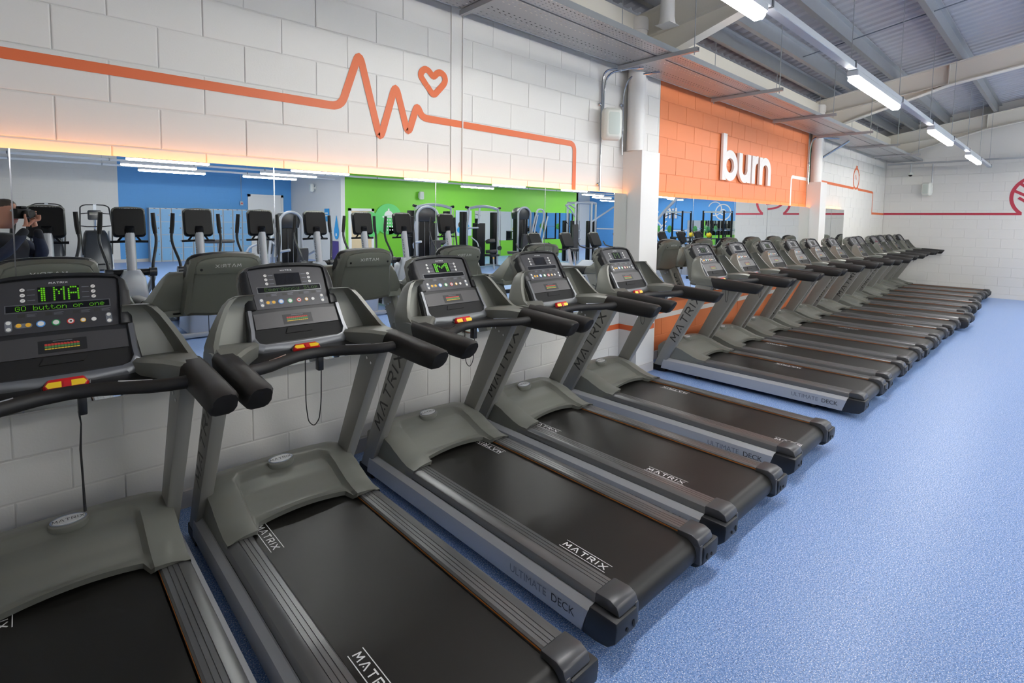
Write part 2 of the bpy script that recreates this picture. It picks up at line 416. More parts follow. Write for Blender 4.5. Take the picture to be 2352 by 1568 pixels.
for x0, x1 in ((6.0, 7.3), (8.6, 9.9), (12.4, 13.4)):      # anti-sag rods between the purlins
    for y0, y1 in ((-.62, -1.25), (-1.25, -2.15), (-2.15, -3.1)):
        MB().cyl((x0, y0, zr(y0, 4.12)), (x0+.35, y1, zr(y1, 4.24)), .008, 6).build('sag_rod', 'galv_dark', ce)
ds = empty('duct_stub', (5.0, -.54, 3.80)); tag(ds, 'white round duct stub with a flared end beside the first roof beam', 'duct')
MB().tube([(0, 0, .36), (0, 0, .08), (.0, .0, .0)], [.072, .074, .088], 18).build('pipe', 'column_white', ds); MB().box(-.09, .09, -.09, .09, -.006, 0).build('flange', 'column_white', ds, smooth=False)
# rainwater pipe knee and a hanging duct piece by the first rafter
# ---- boxed columns with round pipes above
def column(nm, x0, x1, lab, d=.25, top=2.545):
    c = MB().box(x0, x1, -d, .0, 0, top).build(nm, 'column_white', smooth=False, bevel=.004); struct(c)
    MB().box(x0+.02, x1-.02, -d-.012, -d+.002, 0, .1).build('skirting', 'baseboard', c, smooth=False)
    MB().cyl((x0+.05+.05*(x0 > 8), -.125, top), (x0+.05+.05*(x0 > 8), -.125, 4.0), .097, 20).build('pipe', 'column_white', c)
    MB().tube([(x0+.05+.05*(x0 > 8), -.125, 3.86), (x0+.05+.05*(x0 > 8), -.125, 3.98)], .108, 20).build('pipe_collar', 'column_white', c)
    MB().box(x0+.18, x0+.30, -.10, 0, top, 3.7).build('steel_post', 'column_white', c, smooth=False)
    return c
column('column_1', 5.05, 5.42, '')
column('column_2', 11.1, 11.46, '')
# painted bands round the columns' feet come with the murals below

# ---- mirrors: each sheet one object
def mirror_panel(x0, x1, lab, grp='mirror sheets on the left wall'):
    e = empty('mirror_panel', ((x0+x1)/2, MY, MZ0)); a = (x1-x0)/2-.0022; h = MZ1-MZ0
    g = MB().add([(-a, 0, 0), (a, 0, 0), (a, 0, h), (-a, 0, h)], [(0, 1, 2, 3)]).build('glass', 'mirror', e, smooth=False)
    MB().box(-a, a, .0006, .006, 0, h).build('backing', 'mirror_edge', e, smooth=False)
    tag(e, lab, 'mirror', grp); return e
edges = [XN+.01, -.033, 1.18, 2.42, 3.69, 5.045]
names = ['frameless wall mirror at the near left edge of the picture', 'frameless wall mirror above the first treadmill showing the photographer', 'frameless wall mirror beneath the heartbeat peaks', 'frameless wall mirror showing the green wall and cable machines', 'frameless wall mirror next to the first white column']
for a, c, n in zip(edges, edges[1:], names): mirror_panel(a, c, n)
for a, c, n in zip([5.43, 6.58, 7.83, 9.08], [6.58, 7.83, 9.08, 11.09], ['frameless mirror left of the burn letters just past the white column', 'frameless mirror below the b of burn', 'frameless mirror below the right half of burn', 'frameless mirror under the white line by the second column']): mirror_panel(a, c, n)
for a, c, n in zip([11.47, 12.45], [12.45, 13.35], ['narrow mirror just past the second white column', 'last narrow mirror before the far corner']): mirror_panel(a, c, n)
MBK = MB()
for x0, x1 in ((XN, 5.05), (5.42, 11.1), (11.46, 13.35)): MBK.box(x0, x1, MY+.008, .003, MZ0+.01, MZ1-.02)
struct(MBK.build('trim_2', 'mirror_edge', smooth=False))
for k, xs_ in enumerate(edges[1:-1]+[6.58, 7.83, 9.08, 12.45]):
    struct(MB().box(xs_-.0028, xs_+.0028, MY-.0022, MY+.004, MZ0, MZ1).build('trim_%d' % (k+3), 'chrome', smooth=False))
# orange light strip lying on the top edge of the mirrors
for x0, x1, n in ((XN, 5.04, 'glowing orange light strip on top of the mirrors under the heartbeat line'), (5.43, 11.09, 'glowing orange light strip on top of the mirrors under the burn letters'), (11.47, 13.3, 'glowing orange light strip on top of the last narrow mirrors')):
    e = MB().box(x0, x1, -.056, -.040, MZ1-.016, MZ1-.008).build('led_strip', 'led_orange', smooth=False)
    tag(e, n, 'light strip', 'orange mirror light strips')

# ---- luminaires on trunking
def lamp_row(y, starts, x0, x1, lab, z=3.05, hang=True):
    t = empty('light_trunking', (x0, y, z+.0785))
    tag(t, lab, 'trunking', 'suspended light trunking rows')
    MB().box(0, x1-x0, -.035, .035, 0, .055).build('channel', 'lamp_body', t, smooth=False, bevel=.004, seg=1)
    x = x0+.6
    while x < x1:
        top = zr(y, 4.10)-z-.13
        MB().cyl((x-x0, 0, .055), (x-x0, 0, top), .004, 6).build('hanger_rod', 'galv', t)
        MB().box(x-x0-.012, x-x0+.012, -.042, .042, -.001, .062).build('clamp', 'galv_dark', t, smooth=False)
        x += 1.875
_lampme = None
def lamp(x, y, lab, z=3.05, grp='ceiling strip lights'):
    global _lampme
    L = 1.72
    if _lampme is None:
        a = MB().box(0, L, -.045, .045, .022, .076).mesh('housing', False, .006, 1); a.materials.append(MATS['lamp_body'])
        sec = [(-.042, .022), (-.042, -.005), (-.026, -.024), (.026, -.024), (.042, -.005), (.042, .022)]
        rings = [[(xx, p[0]*k, .0+p[1]*k+(1-k)*.01) for p in sec] for xx, k in ((.004, .6), (.035, 1), (L-.035, 1), (L-.004, .6))]
        d = MB().loft(rings).mesh('diffuser', True); d.materials.append(MATS['lamp_glow'])
        _lampme = (a, d)
    e = empty('strip_light', (x, y, z)); tag(e, lab, 'light', grp)
    link('housing', _lampme[0], e); link('diffuser', _lampme[1], e)
st0 = [1.75, 5.48, 9.28, 13.05]
lamp_row(-2.13, st0, XN+.1, 16.9, 'pale light trunking running above the treadmill decks')
for x, n in zip([-.75, -.75+2.5]+st0[1:], ['', 'strip light cut off by the top edge of the picture', 'large lit strip light right of the burn letters', 'second lit strip light towards the far wall', 'farthest lit strip light before the end wall']):
    if n: lamp(x, -2.13, n)
for yi, (y, ss, xe) in enumerate([(-4.5, [3.6, 7.4, 11.2, 14.6], 17), (-7.0, [1.8, 5.5, 9.2, 13.0, 16.6], 21), (-9.3, [-.3, 3.6, 7.4, 14.6, 22], 29), (-11.6, [1.8, 5.55, 9.2, 13.0, 16.9, 20.7, 24.5], 29), (-13.4, [1.9, 5.3, 12.9, 20.5], 29), (-15.1, [2.5, 5.3], 8.4), (-8.0, [19.2, 23.0, 27.2], 29), (-14.9, [23.2, 27.2], 29), (-10.2, [27.2], 29.2), (-12.6, [27.2], 29.2), (-17.4, [27.2], 29.2)]):  # first, third, right hand and lift wall rows are added to brighten the room
    lamp_row(y, ss, (18 if yi in (6,) else 22.9 if yi == 7 else 26.8 if yi > 7 else XN+.1), xe, 'light trunking of the %s row behind the camera' % ['first', 'second', 'third', 'fourth', 'fifth', 'sixth', 'added right hand', 'far right added', 'added nearer lift wall', 'added middle lift wall', 'added rear lift wall'][yi])
    for k, x in enumerate(ss):
        lamp(x, y, 'strip light number %s along the %s row behind the camera' % (['one', 'two', 'three', 'four', 'five', 'six', 'seven'][k], ['first', 'second', 'third', 'fourth', 'fifth', 'sixth', 'added right hand', 'far right added', 'added nearer lift wall', 'added middle lift wall', 'added rear lift wall'][yi]), grp='strip lights seen only in the mirrors')

# ---- cable tray, perforated, on hangers
ct = empty('cable_tray', (XN, 0, 3.40)); tag(ct, 'galvanised perforated cable tray hung along the top of the left wall', 'cable tray')
def perforated(x0, x1, y0, y1, z, px, py, hx, hy):
    b = MB(); nx = int((x1-x0)/px); ny = int((y1-y0)/py)
    for i in range(nx):
        for j in range(ny):
            a, c = x0+i*px, y0+j*py; o = (px/2 if j % 2 else 0)*0
            h0, h1, k0, k1 = a+(px-hx)/2, a+(px+hx)/2, c+(py-hy)/2, c+(py+hy)/2
            solid = (j in (3, 4) and (y1-y0) > .3) 
            vs = [(a, c, z), (a+px, c, z), (a+px, c+py, z), (a, c+py, z)]
            if solid: b.add(vs, [(0, 1, 2, 3)]); continue
            b.add(vs+[(h0, k0, z), (h1, k0, z), (h1, k1, z), (h0, k1, z)], [(0, 1, 5, 4), (1, 2, 6, 5), (2, 3, 7, 6), (3, 0, 4, 7)])
    return b
xa, xb = -XN+1.0, XF-XN-.05
perforated(xa-1.0, xb, -.62, -.18, 0, .06, .044, .02, .008).build('tray_floor', 'galv', ct, smooth=False)
perforated(xa-1.0, xb, -.80, -.64, 0, .05, .032, .016, .008).build('narrow_tray_floor', 'galv', ct, smooth=False)
for y in (-.18, -.62, -.64, -.80):
    MB().box(xa-1.0, xb, y-.0015, y+.0015, -.004, .05).build('tray_side', 'galv' if y != -.62 else 'galv_dark', ct, smooth=False)
MB().box(xa-1.0, xb, -.640, -.620, .0, .004).build('tray_lip', 'galv_dark', ct, smooth=False)
x = .5
while x < 16.8:
    X = x-XN
    MB().prism([(X-.02, -.045), (X+.02, -.045), (X+.02, -.005), (X+.013, -.005), (X+.013, -.038), (X-.013, -.038), (X-.013, -.005), (X-.02, -.005)], 'y', -1.06, -.16).build('hanger_channel', 'galv', ct, smooth=False)
    for y in (-1.02, -.19): MB().cyl((X, y, -.07), (X, y, zr(y, 4.1)-3.4), .005, 6).build('hanger_rod', 'galv', ct)
    x += 2.1
# cable run inside the tray
for k, (y, r) in enumerate(((-.3, .012), (-.35, .009), (-.72, .01))):
    MB().cyl((xa-1, y, r+.004), (xb, y, r+.004), r, 6).build('cable', 'machine_black', ct)
# cross tray along the far wall with drops
cf = empty('wall_conduit', (XF-.3, 0, 3.33)); tag(cf, 'thin galvanised channel running along the top of the far wall', 'conduit')
MB().box(-.02, .02, -4.2, -.1, -.02, .02).build('channel', 'galv', cf, smooth=False)
MB().cyl((0.2, -1.02, -.02), (.2, -1.02, -.55), .012, 8).build('drop_pipe', 'galv', cf); MB().cyl((0, -.6, 0), (0, -.6, -.24), .012, 8).build('drop_pipe', 'galv', cf)
# ---- conduits down the wall
def conduit(nm, paths, lab, r=.011, clips=()):
    e = empty(nm, (paths[0][-1][0], 0, paths[0][-1][2])); o = Vector(e.location); tag(e, lab, 'conduit', 'galvanised wall conduits')
    for p in paths: MB().tube([Vector(q)-o for q in smooth_path(p, .14)], r, 8).build('pipe', 'chrome', e)
    for c in clips: MB().sphere(Vector(c)-o, .018, 8, 5).build('clip', 'chrome', e)
conduit('wall_conduit', [[(4.95, -.3, 3.40), (4.60, -.05, 3.36), (4.60, -.022, 3.2), (4.60, -.022, 2.08)], [(4.95, -.3, 3.42), (4.63, -.06, 3.33), (4.632, -.022, 3.1), (4.632, -.022, 2.9)]], 'twin galvanised pipes dropping to the speaker beside the first column', clips=[(4.57, -.02, 3.0), (4.57, -.02, 2.15)])
conduit('wall_conduit', [[(5.2, -.35, 3.40), (4.99, -.1, 3.36), (4.985, -.03, 3.2), (4.985, -.03, 2.5)]], 'galvanised pipe close against the first white column', clips=[(4.955, -.02, 3.05), (4.955, -.02, 2.75)])
conduit('wall_conduit', [[(11.5, -.4, 3.38), (11.03, -.1, 3.38), (11.02, -.05, 3.2), (11.02, -.05, 2.5)]], 'galvanised pipe at the right edge of the orange wall', r=.016, clips=[(11.0, -.05, 2.9)])
conduit('wall_conduit', [[(11.95, -.45, 3.38), (11.62, -.08, 3.05), (11.58, -.03, 2.95), (11.58, -.03, 2.55)]], 'bent galvanised channel right of the second column', r=.022)
# ---- murals
def wallY(quads, nm, m, lab, off=-.003, cat='wall graphic', grp=None):
    o = decal(nm, [[(p[0], p[1]) for p in q] for q in quads], (0, off, 0), (1, 0, 0), (0, 0, 1), m); tag(o, lab, cat, grp); return o
hb = [(XN, 2.522), (1.665, 2.530), (1.806, 2.935), (1.968, 2.335), (2.100, 2.765), (2.208, 2.40), (2.290, 2.64), (2.338, 2.548), (4.188, 2.540), (4.188, 2.075)]
hbs = smooth_path(hb, .075)
q = ribbon(hbs, .056)
wallY(q, 'heartbeat_line', 'mural_orange', 'orange heartbeat trace painted on the white blockwork', off=-.0032)
hp = [(2.443, 2.735), (2.322, 2.868), (2.332, 2.905), (2.366, 2.932), (2.402, 2.921), (2.442, 2.880), (2.480, 2.921), (2.513, 2.932), (2.548, 2.915), (2.560, 2.882), (2.545, 2.845)]
hp = [tuple(v) for v in smooth_path([((hp[0][0]+hp[1][0])/2, (hp[0][1]+hp[1][1])/2)]+hp[1:]+[hp[0], ((hp[0][0]+hp[1][0])/2, (hp[0][1]+hp[1][1])/2)], .035, 4)]
wallY(ribbon(hp, .052), 'heart_symbol', 'mural_orange', 'small orange heart outline painted beside the heartbeat peaks')
wallY(ribbon([(4.188, .79), (4.188, .53), (5.05, .53)], .06), 'orange_stripe', 'mural_orange', 'orange stripe low on the white wall left of the first column')
cb = MB().box(5.048, 5.0495, -.2515, -.004, .5, .56).box(5.048, 5.405, -.2515, -.2502, .5, .56).build('column_stripe', 'mural_orange', smooth=False); tag(cb, 'orange stripe wrapped round the foot of the first column', 'wall graphic')
wallY(ribbon([(5.80, .545), (10.26, .545), (10.26, .79)], .062), 'white_stripe', 'mural_white', 'white stripe painted low on the orange wall behind the treadmills')
wallY(ribbon(smooth_path([(10.28, 2.075), (10.28, 2.60), (11.05, 2.60)], .07), .06), 'white_corner_line', 'mural_white', 'white line turning a corner on the orange wall by the second column')
q = ribbon([(11.46, 2.615), (14.24, 2.585)], .055)+ribbon([(14.60, 2.58)]+[(15.93, 2.565), (15.99, 2.54), (15.99, 2.03), (17.2, 2.03)], .055)
q += ribbon(arc(14.42, 2.82, .235, -2.2, 4.05+.9*0, 28)[:], .05)
q += ribbon([(14.24, 2.585), (14.30, 2.64)], .05)+ribbon([(14.60, 2.58), (14.55, 2.64)], .05)+[[(14.36, 3.05), (14.48, 3.05), (14.48, 3.12), (14.36, 3.12)], [(14.62, 2.97), (14.69, 2.92), (14.66, 2.89), (14.59, 2.94)]]
q += ribbon([(14.42, 2.80), (14.36, 2.90)], .04)
wallY(q, 'stopwatch_line', 'mural_orange', 'orange stopwatch outline and line painted near the far corner')
def wallX(quads, nm, m, lab, X=XF-.003): 
    o = decal(nm, quads, (X, 0, 0), (0, -1, 0), (0, 0, 1), m); tag(o, lab, 'wall graphic'); return o
rc, rr = 3.02, .50                      # ball symbol centre (u = -Y) and radius
q = ribbon([(0.01, 2.035), (rc-.30, 2.035)], .055)+ribbon(arc(rc, 2.43, rr, PI*1.28, -PI*.28, 40), .07)+ribbon([(rc+.30, 2.035), (4.19, 2.035)], .055)
for dz, a in ((.16, .28), (0, .36), (-.16, .30)):
    q += ribbon(smooth_path([(rc-a*1.25, 2.43+dz+.15), (rc-.12, 2.43+dz-.05), (rc+a*.6, 2.43+dz-.08)], .25), .06)
wallX(q, 'red_ball_line', 'mural_red', 'red line and striped ball symbol painted on the far wall')
# burn: four raised white letters
def raised(name, polys, y0, y1, m, lab, cat='letter', grp=None):
    b = MB()
    for i, p in enumerate(polys): b.prism([(a, z) for a, z in p], 'y', y0-.00008*i, y1)
    o = b.build(name, m, smooth=False); tag(o, lab, cat, grp); return o
def bowl(cx, cz, rx, rz, t, a0, a1, n=22):
    o = arc(cx, cz, rx, a0, a1, n, rz); i = arc(cx, cz, rx-t, a0, a1, n, rz-t)
    return [[o[k], o[k+1], i[k+1], i[k]] for k in range(n)]
z0, T = 2.372, .118; xh = .435
def rect(x0, x1, a, b): return [(x0, a), (x1, a), (x1, b), (x0, b)]
bx = 7.42
P = [rect(bx, bx+T, z0, z0+.665)]+bowl(bx+.245, z0+.218, .245, .225, T, 0, 2*PI, 30)
raised('raised_letter', P, -.055, -.02, 'mural_white', 'raised white letter b on the orange wall', grp='burn lettering')
ux = 7.965
P = [rect(ux, ux+T, z0+.2, z0+xh), rect(ux+.42-T, ux+.42, z0, z0+xh)]+bowl(ux+.21, z0+.2, .21, .207, T, PI, 2*PI)
raised('raised_letter', P, -.055, -.02, 'mural_white', 'raised white letter u on the orange wall', grp='burn lettering')
rx = 8.44
P = [rect(rx, rx+T, z0, z0+xh)]+bowl(rx+.2, z0+xh-.2, .2, .207, T, PI*.46, PI)
raised('raised_letter', P, -.055, -.02, 'mural_white', 'raised white letter r on the orange wall', grp='burn lettering')
nx = 8.73
P = [rect(nx, nx+T, z0, z0+xh), rect(nx+.46-T, nx+.46, z0, z0+xh-.2)]+bowl(nx+.23, z0+xh-.2, .23, .207, T, 0, PI)
raised('raised_letter', P, -.055, -.02, 'mural_white', 'raised white letter n on the orange wall', grp='burn lettering')
# ---- wall speakers, camera
def speaker(loc, rz, lab):
    e = empty('wall_speaker', loc, rz); tag(e, lab, 'speaker', 'white wall speakers')
    ring = lambda y, wx, hz: [(wx*sx*.5+.0, y, hz*sz*.5) for sx, sz in ((-.8, -1), (.8, -1), (1, -.8), (1, .8), (.8, 1), (-.8, 1), (-1, .8), (-1, -.8))]
    MB().loft([ring(0.0, .17, .26), ring(-.05, .21, .34), ring(-.12, .20, .33), ring(-.15, .15, .27)]).build('cabinet', 'speaker_white', e, bevel=.01)
    MB().loft([ring(-.147, .14, .25), ring(-.156, .10, .2)]).build('grille', 'speaker_mesh', e)
    MB().box(-.04, .04, 0, .07, -.03, .03).build('bracket', 'speaker_white', e, smooth=False)
    MB().box(-.06, .06, .06, .075, -.1, .1).build('wall_plate', 'speaker_white', e, smooth=False)
speaker((4.66, -.08, 2.78), -.55, 'white wall speaker beside the first column pipe')
speaker((16.98, -.98, 2.66), -PI/2-.3, 'white wall speaker high on the far wall')
speaker((9.8+2.5, -15.42, 2.72), PI, 'white wall speaker on the green wall')
speaker((8.72, -17.8, 2.95), -PI/2, 'white wall speaker on the white partition by the lockers')
speaker((-.78, -15.2, 2.9), PI/2, 'white wall speaker on the near end wall behind the camera')
e = empty('dome_camera', (16.9, -.6, 3.06)); tag(e, 'small white dome camera hanging in the far corner', 'camera')
MB().tube([(0, 0, .04), (0, 0, 0), (0, 0, -.02)], [.05, .065, .06], 14).build('housing', 'speaker_white', e); MB().sphere((0, 0, -.02), .045, 12, 6).build('dome', 'screen_black', e)

# ================================================================== TREADMILLS
# local frame: x across, y towards the mirror, z up, origin on the floor at the rear end
DB, DD, DN = Vector((0, 1.559, 1.082)), Vector((0, .5513, .8343)), Vector((0, -.8343, .5513))
def FP(x, s, o=0.0): p = DB+DD*s+DN*o; return (x, p.y, p.z)
def slab(b, outline, o0, o1, inset=0.0):
    n = len(outline); cx = sum(p[0] for p in outline)/n; cs = sum(p[1] for p in outline)/n
    A = [FP(x, s, o0) for x, s in outline]; B = [FP(x+(cx-x)*inset, s+(cs-s)*inset, o1) for x, s in outline]
    return b.loft([A, B])
def sym(half): return half+[(-x, s) for x, s in reversed(half) if abs(x) > 1e-6]
FONT = {'1': ['01100','11100','01100','01100','01100','01100','01100'], 'M': ['10001','11011','10101','10101','10001','10001','10001'], 'A': ['01110','10001','10001','11111','10001','10001','10001'],
 'G': ['01110','10001','10000','10111','10001','10001','01110'], 'O': ['01110','10001','10001','10001','10001','10001','01110'], 'b': ['10000','10000','10110','11001','10001','10001','11110'], 'u': ['00000','00000','10001','10001','10001','10011','01101'],
 't': ['01000','01000','11100','01000','01000','01001','00110'], 'o': ['00000','00000','01110','10001','10001','10001','01110'], 'n': ['00000','00000','10110','11001','10001','10001','10001'], 'r': ['00000','00000','10110','11001','10000','10000','10000'],
 'e': ['00000','00000','01110','10001','11111','10000','01110'], 'E': ['11111','10000','10000','11110','10000','10000','11111'], 'm': ['00000','00000','11010','10101','10101','10101','10101'], 'g': ['00000','01111','10001','10001','01111','00001','01110'],
 'c': ['00000','00000','01110','10000','10000','10001','01110'], 'y': ['00000','00000','10001','10001','01111','00001','01110'], 'S': ['01111','10000','10000','01110','00001','00001','11110'], 'p': ['00000','00000','11110','10001','11110','10000','10000'], ' ': ['00000']*7}
def dots(txt, x0, s1, pitch, ps, name, parent, m='led_green', o=.0048, fill=.72):
    qs = []; x = x0
    for ch in txt:
        for r, row in enumerate(FONT[ch]):
            for c, v in enumerate(row):
                if v == '1':
                    a, t = x+c*pitch, s1-r*ps; k = pitch*fill; kk = ps*fill
                    qs.append([FP(a, t-kk, o), FP(a+k, t-kk, o), FP(a+k, t, o), FP(a, t, o)])
        x += pitch*6
    me = bpy.data.meshes.new(name); vs = [p for q_ in qs for p in q_]; me.from_pydata(vs, [], [tuple(range(4*i, 4*i+4)) for i in range(len(qs))]); me.materials.append(MATS[m])
    return link(name, me, parent)
def make_treadmill():
    t = empty('treadmill')
    # --- base
    b = MB().box(-.37, .37, .16, 2.06, .035, .125)
    for sx in (-1, 1):
        b.box(*sorted((sx*.33, sx*.43)), 1.97, 2.14, .012, .075)
    b.build('base_frame', 'machine_black', t, smooth=False, bevel=.006)
    for sx in (-1, 1):
        for y in (.42, 1.6): MB().cyl((sx*.36, y, 0), (sx*.36, y, .05), .022, 12).build('foot', 'black_plastic', t)
        MB().cyl((sx*.36, 2.06, .03), (sx*.40, 2.06, .03), .03, 14).build('wheel', 'black_plastic', t)
    for sx in (-1, 1):
        # silver side panel with a bevelled upper edge
        sec = [(.402, .045), (.430, .045), (.434, .10), (.430, .146), (.404, .172), (.398, .172)]
        A = [(sx*x, 2.025-(z-.045)*.30, z) for x, z in sec]; B = [(sx*x, .165-(z-.045)*.32, z+.004) for x, z in sec]
        p = MB().loft([A, B]).build('side_panel', 'silver_paint', t, ang=20)
        ex = (0, sx, 0) ; Mx = .4352
        for txt, y, m in (('ULTIMATE', .60, 'print_grey'), ('DECK', .335, 'print_dark')):
            yy = y if sx < 0 else y-.26
            text_obj('panel_lettering', txt, .052, basis((sx*Mx, yy if sx < 0 else .17+(.335-y)+.0, .088), (0, sx, 0), (0, 0, 1)) if sx < 0 else basis((sx*Mx, .16 if m == 'print_grey' else .45, .088), (0, 1, 0), (0, 0, 1)), m, p)
        # ribbed step rail
        gx = [.278, .282]; top = .222; pr = [(.276, .176), (.276, .214), (.284, .222)]
        for g in (.303, .322, .342): pr += [(g-.0018, .2225), (g-.0012, .2195), (g+.0012, .2195), (g+.0018, .2225)]
        pr += [(.372, .221), (.390, .212), (.397, .196), (.397, .176)]
        A = [(sx*x, 1.60, z) for x, z in pr]; B = [(sx*x, .122, z) for x, z in pr]
        r = MB().loft([A, B]).build('step_rail', 'rail_grey', t, ang=25)
        MB().box(*sorted((sx*.2742, sx*.2764)), .125, 1.58, .2045, .2085).build('orange_edge', 'orange_edge', r, smooth=False)
        # rear end cap
        up_ = [(.123, .176), (.123, .224), (.045, .228), (.012, .214), (.0, .186), (.0, .176)]
        lo_ = [(.165, .045), (.125, .176), (-.012, .178), (-.014, .15), (-.008, .09), (.03, .055), (.09, .045)]
        c = MB().prism(up_, 'x', *sorted((sx*.262, sx*.398))).build('end_cap', 'cap_grey', t, bevel=.007)
        MB().prism(lo_, 'x', *sorted((sx*.285, sx*.432))).build('cap_body', 'cap_dark', c, bevel=.008)
        MB().box(*sorted((sx*.262, sx*.29)), -.004, .10, .09, .19).build('cap_inner', 'cap_grey', c, bevel=.008)
        h = MB()
        h.disc((sx*.36, -.0125, .12), (0, -1, 0), .008, .003, 10); h.disc((sx*.315, -.0125, .125), (0, -1, 0), .007, .003, 10, ry=.016); h.build('cap_hole', 'dark_gap', c)
    # --- belt
    pr = [(1.85, .2)]+[(.082+.066*math.cos(a), .134+.066*math.sin(a)) for a in [PI/2+PI*k/10 for k in range(11)]]+[(1.85, .068)]
    belt = MB().prism(pr, 'x', -.268, .268).build('belt', 'belt', t)
    # --- motor hood, a moulded shell
    ZB = [(2.09, .315), (2.06, .338), (1.98, .352), (1.90, .346), (1.80, .322), (1.72, .290), (1.64, .262), (1.57, .246), (1.50, .240)]
    def zb(y):
        for (a, za), (c, zc) in zip(ZB, ZB[1:]):
            if a >= y >= c:
                k = (a-y)/(a-c); k = k*k*(3-2*k)*.35+k*.65; return za+(zc-za)*k
        return ZB[0][1] if y > 2.09 else ZB[-1][1]
    def sm(a, b_, v): v = max(0, min(1, (v-a)/(b_-a))); return v*v*(3-2*v)
    xs = [-.392, -.375, -.35, -.32, -.295, -.278, -.268, -.258, -.248, -.238, -.228, -.218, -.20, -.16, -.12, -.09, -.06, -.03, 0]; xs = xs+[-v for v in reversed(xs[:-1])]
    NV = 30; grid = []
    for j in range(NV+1):
        row = []
        for xx in xs:
            ax = abs(xx); yr = 1.505+(.085 if ax < .225 else .085*(1-sm(.225, .262, ax)))
            y = 2.09+(yr-2.09)*j/NV
            wy = .262*(1-.35*max(0, (y-1.86)/.12)**2) if y < 2.0 else .1
            inside = (1-sm(wy-.022, wy-.002, ax))*(1-sm(1.90, 1.945, y))
            z = zb(y)+.014*(1-(ax/.39)**2)-.022*max(0, (ax-.30)/.09)**2
            z -= .036*inside
            if ax < .24: z += (.020*(1-(ax/.24)**2)+.012)*sm(1.66, 1.585, y)
            row.append((xx, y, max(z, .2055 if ax < .27 else .2245)))
        grid.append(row)
    hb_ = MB().loft(grid, cap=False, closed=False)
    n = len(xs)
    for side in (0, n-1):      # side skirts
        A = [grid[j][side] for j in range(NV+1)]; k = 1 if side else -1
        B = [(p[0]+k*.006, p[1]+(.02 if j == NV else 0), .165) for j, p in enumerate(A)]
        hb_.loft([A, B], cap=False, closed=False)
    A = grid[0]; B = [(p[0], 2.105, .10) for p in A]; hb_.loft([A, B], cap=False, closed=False)
    A = grid[NV]; B = [(p[0], p[1]+.012, max(.2015 if abs(p[0]) < .268 else .2235, p[2]-.03)) for p in A]; hb_.loft([A, B], cap=False, closed=False)
    hood = hb_.build('motor_hood', 'olive', t, ang=50)
    by, bz = 1.938, .368; bn = Vector((0, -.28, 1)).normalized()
    MB().disc((0, by, bz-.03), bn, .072, .034, 28, ry=.040).build('badge_base', 'olive', hood, bevel=.004)
    MB().disc((0, by-.001, bz+.004), bn, .066, .003, 28, ry=.034).build('badge_ring', 'chrome', hood)
    MB().disc((0, by-.002, bz+.0068), bn, .059, .001, 28, ry=.027).build('badge', 'badge_silver', hood)
    ey = Vector((0, bn.z, -bn.y)); q, wq = word('MATRIX', .015, .16)
    decal('badge_lettering', q, Vector((-wq/2, by-.0025, bz+.0083))-ey*.0075, (1, 0, 0), ey, 'print_dark', hood)
    # --- uprights
    for sx in (-1, 1):
        pf = lambda z: 2.135-.498*(z-.05); pb = lambda z: 2.010-.566*(z-.05)
        poly = [(pf(.05), .05), (pb(.05)+.0, .05), (pb(1.08), 1.08), (pf(1.08), 1.08)]
        u = MB().prism(poly, 'x', *sorted((sx*.362, sx*.428))).build('upright', 'upright_grey', t, bevel=.012)
        d = Vector((0, -.532, 1)).normalized(); nrm = Vector((sx, 0, 0)); q, wq = word('MATRIX', .078, .17, .5)
        c0 = Vector((sx*.4288, (pf(.40)+pb(.40))/2, .40))
        if sx < 0:
            ey = Vector((0, d.z, -d.y)); org = c0-ey*.039
            decal('upright_lettering', q, org, d, ey, 'print_dark', u)
        else:
            ey = Vector((0, d.z, -d.y)); org = c0+d*wq-ey*.039
            decal('upright_lettering', q, org, -d, Vector((0, d.z, -d.y)), 'print_dark', u)
        for z, f in ((.99, .25), (.97, .5), (.95, .8)):
            MB().disc((sx*.362, pf(z)+(pb(z)-pf(z))*f, z), (-sx, 0, 0), .008, .004, 8).build('bolt', 'chrome', u)
    # --- side shrouds with bottle pockets
    for sx in (-1, 1):
        lv = [(1.055, .425, 1.665, 1.44), (1.10, .438, 1.69, 1.43), (1.145, .434, 1.705, 1.46), (1.17, .424, 1.712, 1.52), (1.22, .402, 1.724, 1.565), (1.27, .376, 1.734, 1.60), (1.32, .348, 1.738, 1.63), (1.352, .322, 1.725, 1.645), (1.366, .30, 1.70, 1.655)]
        rings = []
        for z, xo, yf, yr in lv:
            th = .022
            ring = [(.20, yf), (xo-.045, yf), (xo-.012, yf-.02), (xo, yf-.06), (xo, yr), (xo-th, yr), (xo-th, max(yr, yf-.07)), (xo-.052, max(yr, yf-.032)), (.20, yf-.03)]
            rings.append([(sx*x, y, z) for x, y in ring])
        sh = MB().loft(rings).build('side_shroud', 'olive', t, ang=40)
        # arm stock under the pocket, swept out to the grip
        pr = [(.20, 1.69, 1.05, 1.13), (.26, 1.64, 1.05, 1.14)]
        ar = MB()
        secs = []
        for y, x0, x1, z0, z1 in ((1.69, .20, .428, 1.058, 1.135), (1.60, .21, .434, 1.052, 1.150), (1.52, .235, .438, 1.05, 1.160), (1.45, .300, .442, 1.05, 1.158), (1.385, .352, .446, 1.05, 1.150)):
            secs.append([(sx*a, y+(z_-1.1)*-.35, z_) for a, z_ in ((x0, z0+.012), (x0+.015, z0), (x1-.02, z0), (x1, z0+.02), (x1, z1-.02), (x1-.02, z1), (x0+.02, z1), (x0, z1-.014))])
        ar.loft(secs).build('arm', 'olive', t, ang=40)
        # padded grip
        gs = []
